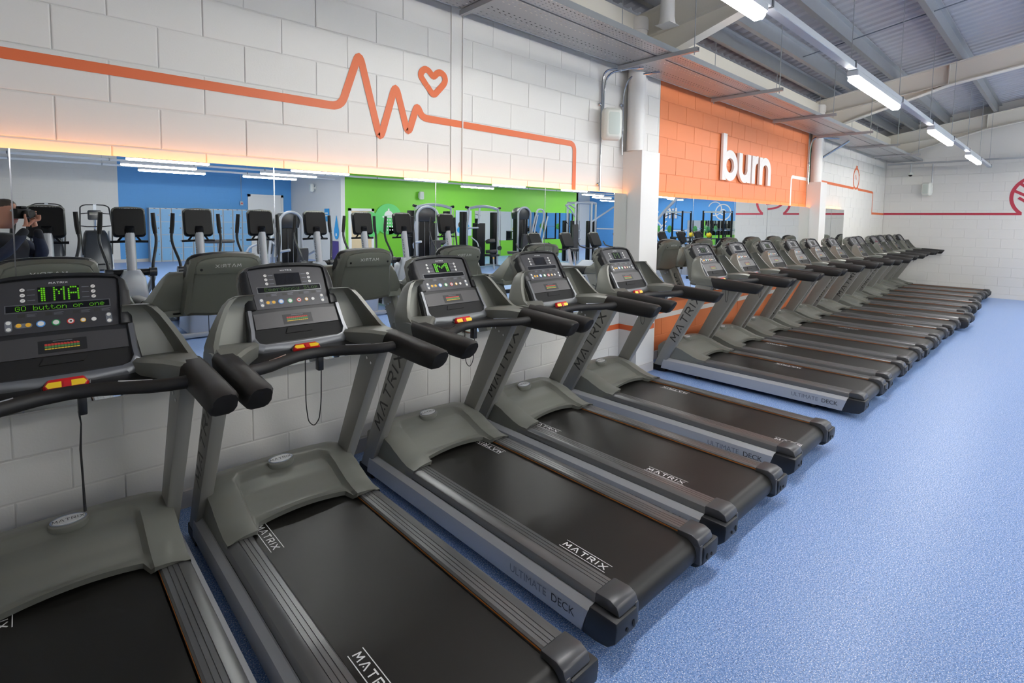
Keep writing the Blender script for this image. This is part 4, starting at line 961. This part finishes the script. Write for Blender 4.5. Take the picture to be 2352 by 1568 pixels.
# ---- strength machines
def tubes(e, name, m, *paths, r=.035):
    for p in paths: MB().tube(smooth_path(p, .12), r, 10).build(name, m, e)
def pad(e, c, w_, d, h, tilt=0, name='pad'):
    M = Matrix.Rotation(tilt, 3, 'X'); b = MB(); ol = rrect(w_/2, d/2, min(w_, d)*.3)
    b.loft([[Vector(c)+M @ Vector((x*k, y*k, z*h)) for x, y in ol] for z, k in ((-.5, .9), (-.3, 1), (.3, 1), (.5, .9))]); return b.build(name, 'pad_black', e, ang=50)
def cable_station(x, y, lab, rz=0, w_=.72):
    e = empty('cable_machine', (x, y, 0), rz); tag(e, lab, 'weight machine', 'strength machines before the green wall')
    for sx in (-1, 1):
        MB().box(*sorted((sx*(w_-.11), sx*(w_+.10))), -.42, -.20, .05, 2.02).build('weight_tower', 'machine_black', e, bevel=.02)
        tubes(e, 'frame_post', 'machine_silver', [(sx*w_, -.10, .05), (sx*w_, -.08, 1.6), (sx*(w_-.05), -.02, 2.15)])
        MB().cyl((sx*(w_-.02), -.06, 2.16), (sx*(w_+.09), -.06, 2.18), .045, 12).build('pulley', 'machine_black', e)
        tubes(e, 'swivel_arm', 'machine_silver', [(sx*(w_-.1), .02, 1.12), (sx*(w_-.22), .22, .95), (sx*(w_-.24), .26, .78)], r=.022)
        MB().disc((sx*(w_-.24), .27, .72), (0, 1, 0), .085, .05, 18).build('arm_pulley', 'machine_dark', e)
        MB().box(*sorted((sx*.6, sx*.66)), -.5, .3, .03, .09).build('floor_rail', 'machine_silver', e, smooth=False)
        tubes(e, 'chain', 'chrome', [(sx*(w_+.06), -.02, 2.1), (sx*(w_+.06), .0, .4)], r=.012)
    MB().box(-.2, .2, -.45, -.18, .05, 1.62).build('weight_stack', 'machine_black', e, bevel=.02)
    tubes(e, 'top_arch', 'machine_silver', [(-w_, -.06, 2.12), (-w_*.5, -.06, 2.20), (0, -.06, 2.23), (w_*.5, -.06, 2.20), (w_, -.06, 2.12)], r=.05)
    tubes(e, 'cross_bar', 'machine_silver', [(-w_, -.1, 1.45), (-.2, -.12, 1.45)], [(-.2, -.1, 1.6), (-.16, -.08, 2.2)])
    pad(e, (0, .34, .98), .34, .24, .12, .3, 'back_pad'); pad(e, (0, .40, .62), .38, .34, .12, .1, 'seat_pad')
    MB().box(-.19, .19, .15, .62, .45, .52).build('seat_carrier', 'machine_dark', e, smooth=False)
    tubes(e, 'seat_stem', 'machine_silver', [(0, .55, 0), (0, .50, .5)], r=.03)
    MB().disc((-.1, .62, .40), (0, 1, 0), .03, .03, 10).build('adjuster_knob', 'btn_yellow', e)
    MB().box(-w_, w_, -.48, -.40, .02, .09).build('floor_rail', 'machine_silver', e, smooth=False)
    return e
cable_station(10.05, -11.1, 'silver arched cable machine left of the other, before the green wall')
cable_station(12.2, -11.1, 'silver arched cable machine with the bench pad, before the green wall')
def dome_machine(x, y, lab, rz=0, big=False, grp='strength machines before the green wall', sc=1.0):
    e = empty('weight_machine', (x, y, 0), rz); e.scale = (sc, sc, sc); tag(e, lab, 'weight machine', grp)
    arch = [(.30*math.cos(a), 1.95+.28*math.sin(a)) for a in [PI*k/14 for k in range(15)]]
    MB().prism([(-.26, 1.78)]+[(-p, z) for p, z in arch]+[(.26, 1.78)], 'y', -.3, .1).build('stack_hood', 'machine_dark', e, bevel=.02)
    tubes(e, 'hoop', 'machine_silver', [(-.33, .12, .05)]+[(-p*1.1, .12, z+.0) for p, z in arch]+[(.33, .12, .05)], r=.04)
    MB().box(-.24, .24, -.26, .06, .1, 1.78).build('weight_stack', 'machine_black', e, bevel=.01)
    for k in (-.08, .08): MB().cyl((k, .08, .2), (k, .08, 1.85), .008, 6).build('guide_rod', 'chrome', e)
    if big:
        tubes(e, 'lever_loop', 'machine_silver', [(.25, .22, 1.1), (.42, .3, 1.9), (.55, .3, 2.18), (.86, .3, 2.15), (.90, .3, 1.85), (.62, .35, 1.2), (.45, .45, .75)], [(-.25, .3, 1.15), (.62, .34, 1.1)])
        tubes(e, 'press_arm', 'machine_silver', [(.42, .42, 1.95), (.18, .5, 1.4), (.10, .55, .85)], [(.98, .42, 1.9), (.75, .5, 1.4), (.52, .55, .85)], r=.028)
    else:
        tubes(e, 'lever_arm', 'machine_silver', [(-.45, .2, 1.0), (-.55, .45, 1.15), (-.40, .7, 1.2)], [(.45, .2, 1.0), (.55, .45, 1.15), (.40, .7, 1.2)])
    pad(e, (.15 if not big else -.25, .75, .50), .36, .4, .1, .05, 'seat_pad'); pad(e, (.15 if not big else -.25, .42, .95), .32, .12, .55, -.1, 'back_pad')
    tubes(e, 'base_tube', 'machine_silver', [(-.35, -.2, .05), (-.35, 1.0, .05)], [(.35, -.2, .05), (.35, 1.0, .05)], [(0, .7, .05), (0, .72, .45)])
    return e
dome_machine(14.0, -11.0, 'weight machine with a grey domed hood and looped silver lever', big=True)
dome_machine(8.5, -9.3, 'domed weight machine partly behind the left cable machine', rz=.25, sc=.94)
dome_machine(4.62, -9.3, 'domed weight machine in front of the white partition', rz=-.2, sc=.84)
lw = empty('weight_machine', (4.9, -12.2, 0), .5); tag(lw, 'low silver leg machine with a grey pad before the blue wall lockers', 'weight machine')
tubes(lw, 'frame_tube', 'machine_silver', [(-.7, 0, .05), (-.3, 0, .9), (.2, 0, 1.1), (.7, 0, .7)], [(-.6, -.3, .05), (.7, -.3, .05)], [(-.6, .3, .05), (.7, .3, .05)], [(.2, -.3, .05), (.3, -.2, 1.2), (.3, .2, 1.2), (.2, .3, .05)])
pad(lw, (.1, 0, .95), .4, .12, .5, .2, 'back_pad'); pad(lw, (-.2, 0, .5), .4, .4, .1, 0, 'seat_pad'); MB().box(.45, .8, -.2, .2, .05, 1.15).build('weight_stack', 'machine_black', lw, bevel=.02)
def multi_station(x, y, lab):
    e = empty('multi_station', (x, y, 0), .3); tag(e, lab, 'weight machine', 'strength machines before the green wall')
    for dx, dy in ((-.45, -.3), (-.45, .3), (.12, -.35), (.3, .35), (.75, 0)):
        tubes(e, 'post', 'machine_silver', [(dx, dy, .03), (dx, dy, 2.48)], r=.045)
        MB().box(dx-.12, dx+.12, dy-.22, dy-.06, .05, 1.75).build('weight_stack', 'machine_black', e, bevel=.02)
    tubes(e, 'top_beam', 'machine_silver', [(-.45, -.3, 2.48), (.12, -.35, 2.50), (.75, 0, 2.48)], [(-.45, .3, 2.48), (.3, .35, 2.5), (.75, 0, 2.48)], r=.05)
    tubes(e, 'pulley_arm', 'machine_silver', [(-.45, .3, 2.25), (-.9, .5, 2.42), (-1.1, .6, 2.35)], [(-.45, .3, 1.9), (-.8, .5, 2.2), (-1.05, .58, 2.32)], [(.3, .35, 1.7), (.9, .5, 2.1), (1.6, .6, 2.55)])
    MB().cyl((-1.1, .6, 2.3), (-1.1, .6, 1.75), .006, 6).build('cable', 'machine_black', e)
    for sx in (-1, 1): MB().tube([(-1.1, .6, 1.75), (-1.1+sx*.09, .6, 1.62)], [.008, .02], 8).build('rope_end', 'machine_black', e)
    pad(e, (-.6, .55, 1.1), .26, .12, 1.0, 0, 'tall_pad'); tubes(e, 'pad_bracket', 'machine_silver', [(-.6, .5, 1.0), (-.2, .3, 1.0)], [(-.6, .5, 1.35), (-.2, .3, 1.35)], r=.03)
    return e
multi_station(17.0, -10.6, 'tall silver multi station with a hanging rope cable')
# ---- lockers on the blue wall
def make_lockers():
    e = empty('locker_column'); W, H = .345, 2.04
    MB().box(0, W, 0, .45, 0, H).build('body', 'locker_grey', e, smooth=False, bevel=.004, seg=1)
    for k in range(4):
        z = .06+.49*k
        d = MB().box(.022, W-.022, .445, .462, z, z+.465).build('door', 'locker_blue', e, smooth=False, bevel=.004, seg=1)
        MB().disc((W-.07, .462, z+.24), (0, 1, 0), .022, .02, 10).build('lock', 'chrome', d)
    MB().box(W/2-.03, W/2+.03, .45, .455, H-.032, H-.012).build('number_plate', 'print_dark', e, smooth=False)
    return e
P_L = make_lockers(); index_tree(P_L)
for i in range(10):
    o = P_L if i == 0 else copy_tree(P_L); o.location = (3.45+.356*i, YB+.01, 0)
    tag(o, 'blue and grey locker column %s from the left end of the bank' % ORD[i], 'locker', 'lockers along the blue wall')
bench = empty('round_stool', (4.4, -14.5, 0)); tag(bench, 'round padded bench on a silver post in front of the lockers', 'stool')
pad(bench, (0, 0, .98), .85, .4, .1, 0, 'top_pad'); tubes(bench, 'post', 'machine_silver', [(0, 0, 0), (0, 0, .95)], r=.05); pad(bench, (-.15, .3, .5), .5, .3, .1, 0, 'lower_pad'); MB().box(-.3, .3, -.2, .2, 0, .05).build('base', 'machine_silver', bench, smooth=False)
# ---- doors and signs
def door(nm, x0, x1, y, z1, m, lab=None, fr='door_white'):
    d = MB().box(x0, x1, y, y+.04, 0, z1).build(nm, m, smooth=False); struct(d)
    f = MB().box(x0-.1, x0, y, y+.08, 0, z1+.1).box(x1, x1+.1, y, y+.08, 0, z1+.1).box(x0-.1, x1+.1, y, y+.08, z1, z1+.1)
    f.build('door_frame', fr, d, smooth=False); MB().cyl((x1-.1, y+.05, 1.05), (x1-.22, y+.05, 1.05), .014, 8).build('door_handle', 'chrome', d)
door('door_1', 7.1, 8.35, YB, 2.60, 'door_white', fr='door_white')
door('door_2', 9.2, 10.05, -15.5, 2.02, 'door_wood', fr='door_white')
def sign(nm, lab, m, polys, org, ex, marks=(), mm='mural_white', cat='sign'):
    e = empty(nm, org); tag(e, lab, cat)
    ex = Vector(ex); b = MB(); n = ex.cross(Vector((0, 0, 1)))
    for p in polys: b.loft([[ex*a+Vector((0, 0, z)) for a, z in p], [ex*a+Vector((0, 0, z))+n*.02 for a, z in p]])
    b.build('board', m, e, smooth=False)
    if marks: decal('symbol', list(marks), n*.022, ex, (0, 0, 1), mm, e)
R_ = .62
sh = arc(0, 0, R_, -PI*.25, PI*1.5, 32)+[(0, -R_), (R_*.72, -R_*.9)]
mk = [[(-.03, .25), (.03, .25), (.03, .42), (-.03, .42)], [(-.28, .06), (.28, .06), (.28, .12), (-.28, .12)]]
mk += [[p for p in arc(0, .14, .2, 0, PI, 12)]]
for r in range(4):
    for c in range(4): mk.append([(-.17+.113*c+.032*math.cos(a), -.03-.135*r+.032*math.sin(a)) for a in [2*PI*k/10 for k in range(10)]])
sign('shower_sign', 'round green sign with a white shower head on the green wall', 'sign_green', [arc(0, 0, R_, 0, 2*PI, 36)[:-1], [(0, -R_), (-R_*.0-.42, -R_), (-.45, -.42), (0, -.3)]], (10.82, -15.48, 1.72), (-1, 0, 0), mk)
sign('door_sign', 'plain round green sign overlapping the wooden door', 'sign_green', [arc(0, 0, .5, 0, 2*PI, 28)[:-1]], (9.95, -15.40, 1.5), (-1, 0, 0), [[(-.05, -.15), (.05, -.15), (.05, .2), (-.05, .2)]])
dp = [(0, .48)]+[(.19*math.cos(a), -.15+.28*math.sin(a)) for a in [PI*.25-PI*1.5*k/16 for k in range(17)]]
sign('drop_sign', 'blue drop shaped water sign on the white partition', 'sign_blue', [dp], (8.80, -15.85, 1.35), (0, -1, 0), [[(-.06, -.3), (.06, -.3), (.06, -.2), (-.06, -.2)]])
sign('notice_board', 'purple notice panel low on the white partition', 'sign_purple', [[(-.3, -.4), (.3, -.4), (.3, .4), (-.3, .4)]], (8.80, -16.0, .45), (0, -1, 0))
sign('wall_notice', 'small blue notice on the white partition above the cross trainers', 'sign_blue', [[(-.2, -.25), (.2, -.25), (.2, .25), (-.2, .25)]], (8.80, -16.7, 1.85), (0, -1, 0), [[(-.12, .05), (.12, .05), (.12, .1), (-.12, .1)], [(-.12, -.05), (.12, -.05), (.12, 0), (-.12, 0)]])
sw = empty('wall_switch', (6.75, YB+.02, 2.3)); tag(sw, 'grey switch box with a red button on the blue wall', 'switch'); MB().box(-.06, .06, 0, .07, -.08, .08).build('box', 'locker_grey', sw, smooth=False); MB().disc((0, .07, 0), (0, 1, 0), .035, .02, 12).build('button', 'stop_red', sw); MB().cyl((0, .02, .08), (0, .02, 1.2), .01, 6).build('pipe', 'galv', sw)
po = MB().box(14.2, 15.1, -15.5, -15.47, 1.0, 2.15).build('wall_poster', 'poster', smooth=False); tag(po, 'pale poster with two figures on the green wall', 'poster')
# small printed figures on the poster: two dark heads and pale shirts
for x, z, s in ((14.75, 1.72, 1.0), (14.42, 1.50, .7)):
    MB().disc((x, -15.469, z), (0, 1, 0), .13*s, .001, 14, ry=.17*s).build('printed_head', 'hair', po); MB().disc((x, -15.469, z-.33*s), (0, 1, 0), .22*s, .001, 14, ry=.2*s).build('printed_shirt', 'sign_blue', po)
# mirrors on the green wall with a rack in front
for i, (x0, x1) in enumerate(((15.3, 17.6), (17.62, 19.9), (19.92, 22.3))):
    e = MB().box(x0, x1, -15.5, -15.485, .75, 2.15).build('mirror_panel', 'mirror', smooth=False); tag(e, ['left', 'middle', 'right'][i]+' one of three mirrors on the green wall', 'mirror', 'mirrors on the green wall')
# ---- lift wall, far to the right in the mirror
lx = 29.98
def wl(quads, nm, m, lab, cat='wall graphic'):
    o = decal(nm, quads, (lx, 0, 0), (0, -1, 0), (0, 0, 1), m); tag(o, lab, cat); return o
text_obj('lift_lettering', 'lift', .92, basis((lx-.03, -13.5, 1.98), (0, -1, 0), (0, 0, 1)), 'mural_white', extrude=.03, bold=.02)
tag(bpy.data.objects['lift_lettering'], 'raised white word lift on the far blue wall in the mirror', 'sign')
db = ribbon([(14.6, 1.45), (15.2, 2.05)], .1)
for t_ in (0, 1):
    cxx, cz = (14.6, 1.45) if t_ == 0 else (15.2, 2.05)
    db += ribbon([(cxx-.35, cz+.35), (cxx+.35, cz-.35)], .09)+ribbon([(cxx-.2-.12+.24*t_, cz+.2-.12+.24*t_), (cxx+.2-.12+.24*t_, cz-.2-.12+.24*t_)], .09)
wl(db+ribbon([(12.2, 1.2), (20.4, 1.2)], .07), 'dumbbell_symbol', 'mural_white', 'white dumbbell outline and line on the far blue wall')
wl(ribbon(arc(10.6, 2.35, .45, 0, 2*PI, 28), .07)+ribbon(arc(10.6, 2.35, .15, 0, 2*PI, 16), .07)+ribbon(arc(11.1, 2.55, .4, .3, 1.6*PI, 20), .06), 'plates_symbol', 'mural_white', 'white weight plate rings on the far blue wall')
for i, (y0, y1) in enumerate(((-12.8, -11.0), (-10.98, -9.2))):
    e = MB().box(29.95, 29.965, y0, y1, .4, 1.85).build('mirror_panel', 'mirror', smooth=False); tag(e, ['left', 'right'][i]+' mirror behind the squat racks on the lift wall', 'mirror', 'mirrors on the lift wall')
def make_rack():
    e = empty('squat_rack')
    for sx in (-1, 1):
        for sy in (-1, 1): MB().box(sx*.6-.04, sx*.6+.04, sy*.5-.04, sy*.5+.04, 0, 2.55).build('post', 'machine_black', e, smooth=False)
        MB().box(sx*.6-.03, sx*.6+.03, -.5, .5, 2.44, 2.52).build('top_rail', 'machine_silver', e, smooth=False)
        MB().disc((sx*.85, -.55, 1.45), (1, 0, 0), .22, .05, 18).build('plate', 'ball_green', e)
    MB().box(-.6, .6, -.53, -.47, 2.44, 2.52).build('cross_member', 'machine_silver', e, smooth=False); MB().box(-.6, .6, .47, .53, 2.44, 2.52).build('cross_member', 'machine_silver', e, smooth=False)
    MB().cyl((-1.05, -.55, 1.45), (1.05, -.55, 1.45), .015, 8).build('barbell', 'chrome', e)
    pad(e, (0, -.6, .5), .3, 1.1, .1, 0, 'bench_pad'); MB().box(-.05, .05, -1.0, -.2, 0, .45).build('bench_frame', 'machine_dark', e, smooth=False)
    return e
P_R = make_rack(); index_tree(P_R)
for i, y in enumerate((-11.6, -9.3, -13.9)):
    o = P_R if i == 0 else copy_tree(P_R); o.location = (26.6, y, 0); o.rotation_euler = (0, 0, PI/2); o.scale = (.92, .92, .92)
    tag(o, 'black squat rack %s before the lift wall' % ['in the middle', 'nearest the white return wall', 'nearest the lift lettering'][i], 'rack', 'squat racks before the lift wall')
for i in range(4):
    e = empty('kettlebell', (24.3+.0*i, -8.6-.45*i, 1.0)); tag(e, '%s yellow kettlebell on the low rack' % ORD[i], 'kettlebell', 'kettlebells on the rack')
    MB().sphere((0, 0, .13), .13, 12, 8).build('ball', 'plate_yellow' if i % 2 == 0 else 'machine_black', e); MB().tube([(-.08, 0, .22), (-.07, 0, .32), (.07, 0, .32), (.08, 0, .22)], .02, 8).build('handle', 'machine_black', e)
e = empty('weight_rack', (24.3, -9.3, 0)); tag(e, 'low black weight rack before the lift wall', 'rack'); MB().box(-.25, .25, -1.2, 1.2, .94, .99).build('shelf', 'machine_dark', e, smooth=False); MB().box(-.25, .25, -1.2, 1.2, .4, .45).build('shelf', 'machine_dark', e, smooth=False)
for sy in (-1, 1): MB().box(-.25, .25, sy*1.2-.03, sy*1.2+.03, 0, 1.0).build('leg', 'machine_black', e, smooth=False)
lp = empty('lat_pulldown', (20.3, -9.3, 0), .9); tag(lp, 'silver lat pulldown with a slanted top beam and curved bar', 'weight machine')
tubes(lp, 'post', 'machine_silver', [(0, 0, 0), (0, 0, 2.0)], [(0, 0, 1.5), (.6, .2, 2.3), (1.0, .35, 2.75)], [(-.5, 0, .05), (1.0, .3, .05)], r=.06)
tubes(lp, 'pull_bar', 'machine_black', [(.6, -.35, 1.98), (.9, .1, 2.12), (1.2, .75, 1.98)], r=.018); MB().cyl((1.0, .33, 2.75), (.95, .2, 2.12), .006, 6).build('cable', 'machine_black', lp); pad(lp, (.7, .2, .5), .35, .35, .1); MB().box(-.25, .25, -.2, .1, .1, 1.8).build('weight_stack', 'machine_black', lp, smooth=False)

# ================================================================== THE PHOTOGRAPHER (seen in the first mirrors)
FWD = Vector((math.cos(YAW), math.sin(YAW), 0)); RGT = Vector((math.sin(YAW), -math.cos(YAW), 0)); UPV = Vector((0, 0, 1))
LENS = CAM-FWD*.035+Vector((.10, -.13, 0))
def W(f, r, z): return LENS+FWD*f+RGT*r+UPV*z        # f forward, r right, z up from the lens
person = empty('person', (0, 0, 0)); feet = W(-.42, .02, 0); person.location = (feet.x, feet.y, 0)
tag(person, 'person in a dark jacket holding a camera to the eye, reflected at the left', 'person')
PO = Vector(person.location)
def skin(name, chain, m, parent, sub=2):
    # chain: list of branches; each a list of (point, radius); branches may start from an earlier index
    vs, es, rs = [], [], []
    for br in chain:
        start = br.get('from'); prev = start
        for p, r in br['pts']:
            vs.append(Vector(p)-PO); rs.append(r)
            if prev is not None: es.append((prev, len(vs)-1))
            prev = len(vs)-1
    me = bpy.data.meshes.new(name); me.from_pydata(vs, es, []); ob = link(name, me, parent)
    md = ob.modifiers.new('skin', 'SKIN'); md.use_smooth_shade = True
    for i, r in enumerate(rs): me.skin_vertices[0].data[i].radius = (r if isinstance(r, tuple) else (r, r))
    me.skin_vertices[0].data[0].use_root = True
    sb = ob.modifiers.new('sub', 'SUBSURF'); sb.levels = sub; sb.render_levels = sub
    me.materials.append(MATS[m]); return ob
H = LENS.z
def Z(f, r, z): return W(f, r, z-H)                   # z given from the floor
# 0 pelvis 1 waist 2 chest 3 upper chest 4 neck base
body = [{'pts': [(Z(-.37, .0, .98), (.18, .15)), (Z(-.35, .0, 1.12), (.185, .15)), (Z(-.33, .0, 1.30), (.21, .16)), (Z(-.33, .0, 1.46), (.19, .135)), (Z(-.31, .0, 1.56), (.08, .08))]},
        {'from': 3, 'pts': [(Z(-.38, .19, 1.47), .075), (Z(-.26, .30, 1.30), .058), (Z(-.16, .24, 1.36), .05), (Z(-.06, .10, 1.60), .040)]},
        {'from': 3, 'pts': [(Z(-.38, -.19, 1.47), .075), (Z(-.22, -.26, 1.30), .058), (Z(-.10, -.18, 1.38), .05), (Z(-.035, -.03, 1.61), .040)]},
        {'from': 0, 'pts': [(Z(-.40, .10, .90), .10), (Z(-.39, .11, .50), .07), (Z(-.41, .12, .10), .05), (Z(-.30, .13, .04), .045)]},
        {'from': 0, 'pts': [(Z(-.40, -.10, .90), .10), (Z(-.39, -.11, .50), .07), (Z(-.41, -.12, .10), .05), (Z(-.30, -.13, .04), .045)]}]
bd = skin('body', body, 'jacket', person)
# head: lofted skull leaning to the finder
hc = W(-.285, .0, .02)
rings = []
for z, rx, ry, dy in ((-.17, .058, .062, -.02), (-.125, .062, .072, -.005), (-.105, .066, .088, .008), (-.075, .070, .098, .010), (-.04, .074, .102, .006), (0, .077, .104, .0), (.04, .077, .104, -.004), (.08, .070, .094, -.008), (.105, .055, .072, -.01), (.12, .03, .04, -.012), (.124, .004, .005, -.012)):
    rings.append([hc-PO+RGT*(rx*math.cos(a))+FWD*(dy+ry*math.sin(a))+UPV*z for a in [2*PI*k/20 for k in range(20)]])
head = MB().loft(rings); 
head.loft([[hc-PO+RGT*(x*s_)+FWD*(.098+f_)+UPV*z for x in (-.012, .0, .012)] for z, s_, f_ in ((.02, .7, 0), (-.02, .9, .02), (-.035, 1.2, .024), (-.045, 1.0, .0))], cap=False, closed=False)
hd = head.build('head', 'skin', person, ang=80)
for sx in (-1, 1): MB().sphere(hc-PO+RGT*(sx*.078)+FWD*(-.012)+UPV*(-.01), (.012, .022, .034), 10, 8).build('ear', 'skin', hd)
hr = []
for z, rx, ry, dy in ((-.06, .070, .070, -.045), (-.01, .080, .090, -.024), (.03, .081, .094, -.018), (.06, .0795, .104, -.012), (.085, .072, .096, -.012), (.108, .058, .076, -.012), (.124, .032, .042, -.013), (.129, .004, .005, -.013)):
    hr.append([hc-PO+RGT*(rx*math.cos(a))+FWD*(dy+ry*math.sin(a))+UPV*z for a in [2*PI*k/20 for k in range(20)]])
MB().loft(hr).build('hair', 'hair', person, ang=80)
for sx in (-1, 1): MB().sphere(hc-PO+RGT*(sx*.032)+FWD*.095+UPV*.012, .011, 8, 6).build('eye', 'btn_white', hd)
decal('mouth', [[(-.022, -.003), (.022, -.003), (.022, .003), (-.022, .003)]], hc-PO+FWD*.1075+UPV*(-.078), RGT*1.0, (0, 0, 1), 'mural_red', hd)
# hands: palm and five fingers each, round the camera body and the lens
def hand(name, wrist, palm, tips, thumb):
    ch = [{'pts': [(wrist, (.028, .022)), (palm, (.040, .020))]}]
    for t_ in tips: ch.append({'from': 1, 'pts': [(t_[0], .0105), (t_[1], .0095), (t_[2], .008)]})
    ch.append({'from': 0, 'pts': [(thumb[0], .0125), (thumb[1], .011), (thumb[2], .0095)]})
    return skin(name, ch, 'skin', person, 1)
rf = [(W(-.075+.008*k, .085-.002*k, -.012-.021*k+.03), W(-.045, .088-.002*k, -.010-.021*k+.032), W(-.018, .066, -.008-.021*k+.03)) for k in range(4)]
hand('hand', Z(-.08, .105, 1.60), W(-.085, .088, -.06), [(W(-.09, .088, .015-.022*k), W(-.055, .088, .022-.022*k), W(-.03, .066, .020-.022*k)) for k in range(4)], (W(-.11, .075, -.03), W(-.125, .05, -.01), W(-.125, .03, .0)))
hand('hand', Z(-.04, -.03, 1.61), W(-.03, -.012, -.075), [(W(-.01+.012*k, .03+.006*k, -.062), W(-.012+.013*k, .052, -.038), W(-.014+.013*k, .054, -.008)) for k in range(4)], (W(-.025, -.045, -.06), W(-.02, -.058, -.03), W(-.018, -.056, 0)))
sl = [{'pts': [(Z(-.38, .19, 1.47), .085), (Z(-.26, .31, 1.30), .068), (Z(-.16, .245, 1.36), .058), (Z(-.085, .12, 1.555), .046)]}]
skin('sleeve', sl, 'sleeve', person); sl = [{'pts': [(Z(-.38, -.19, 1.47), .085), (Z(-.22, -.27, 1.30), .068), (Z(-.10, -.18, 1.38), .058), (Z(-.045, -.05, 1.565), .046)]}]
skin('sleeve', sl, 'sleeve', person)
skin('trousers', [{'pts': [(Z(-.40, 0, .96), (.175, .135)), (Z(-.40, .10, .86), .108), (Z(-.39, .11, .50), .08), (Z(-.41, .12, .10), .066)]}, {'from': 0, 'pts': [(Z(-.40, -.10, .86), .108), (Z(-.39, -.11, .50), .08), (Z(-.41, -.12, .10), .066)]}], 'trousers', person)
kc = empty('photo_camera', LENS); tag(kc, 'black camera held in both hands by the photographer in the mirror', 'camera')
M3 = Matrix((RGT, FWD, UPV)).transposed()
MB().obox(FWD*-.115, (.145, .07, .10), M3).build('camera_body', 'machine_black', kc, bevel=.012)
MB().obox(FWD*-.115+UPV*.062, (.06, .065, .03), M3).build('finder', 'machine_black', kc, bevel=.008)
MB().tube([FWD*-.08, FWD*-.03, FWD*-.004], [.036, .038, .040], 20).build('lens', 'black_plastic', kc)
MB().disc(FWD*-.0045, FWD, .033, .001, 20).build('front_glass', 'screen_black', kc)
MB().disc(FWD*-.115+UPV*.05+RGT*.055, UPV, .012, .006, 12).build('dial', 'chrome', kc)
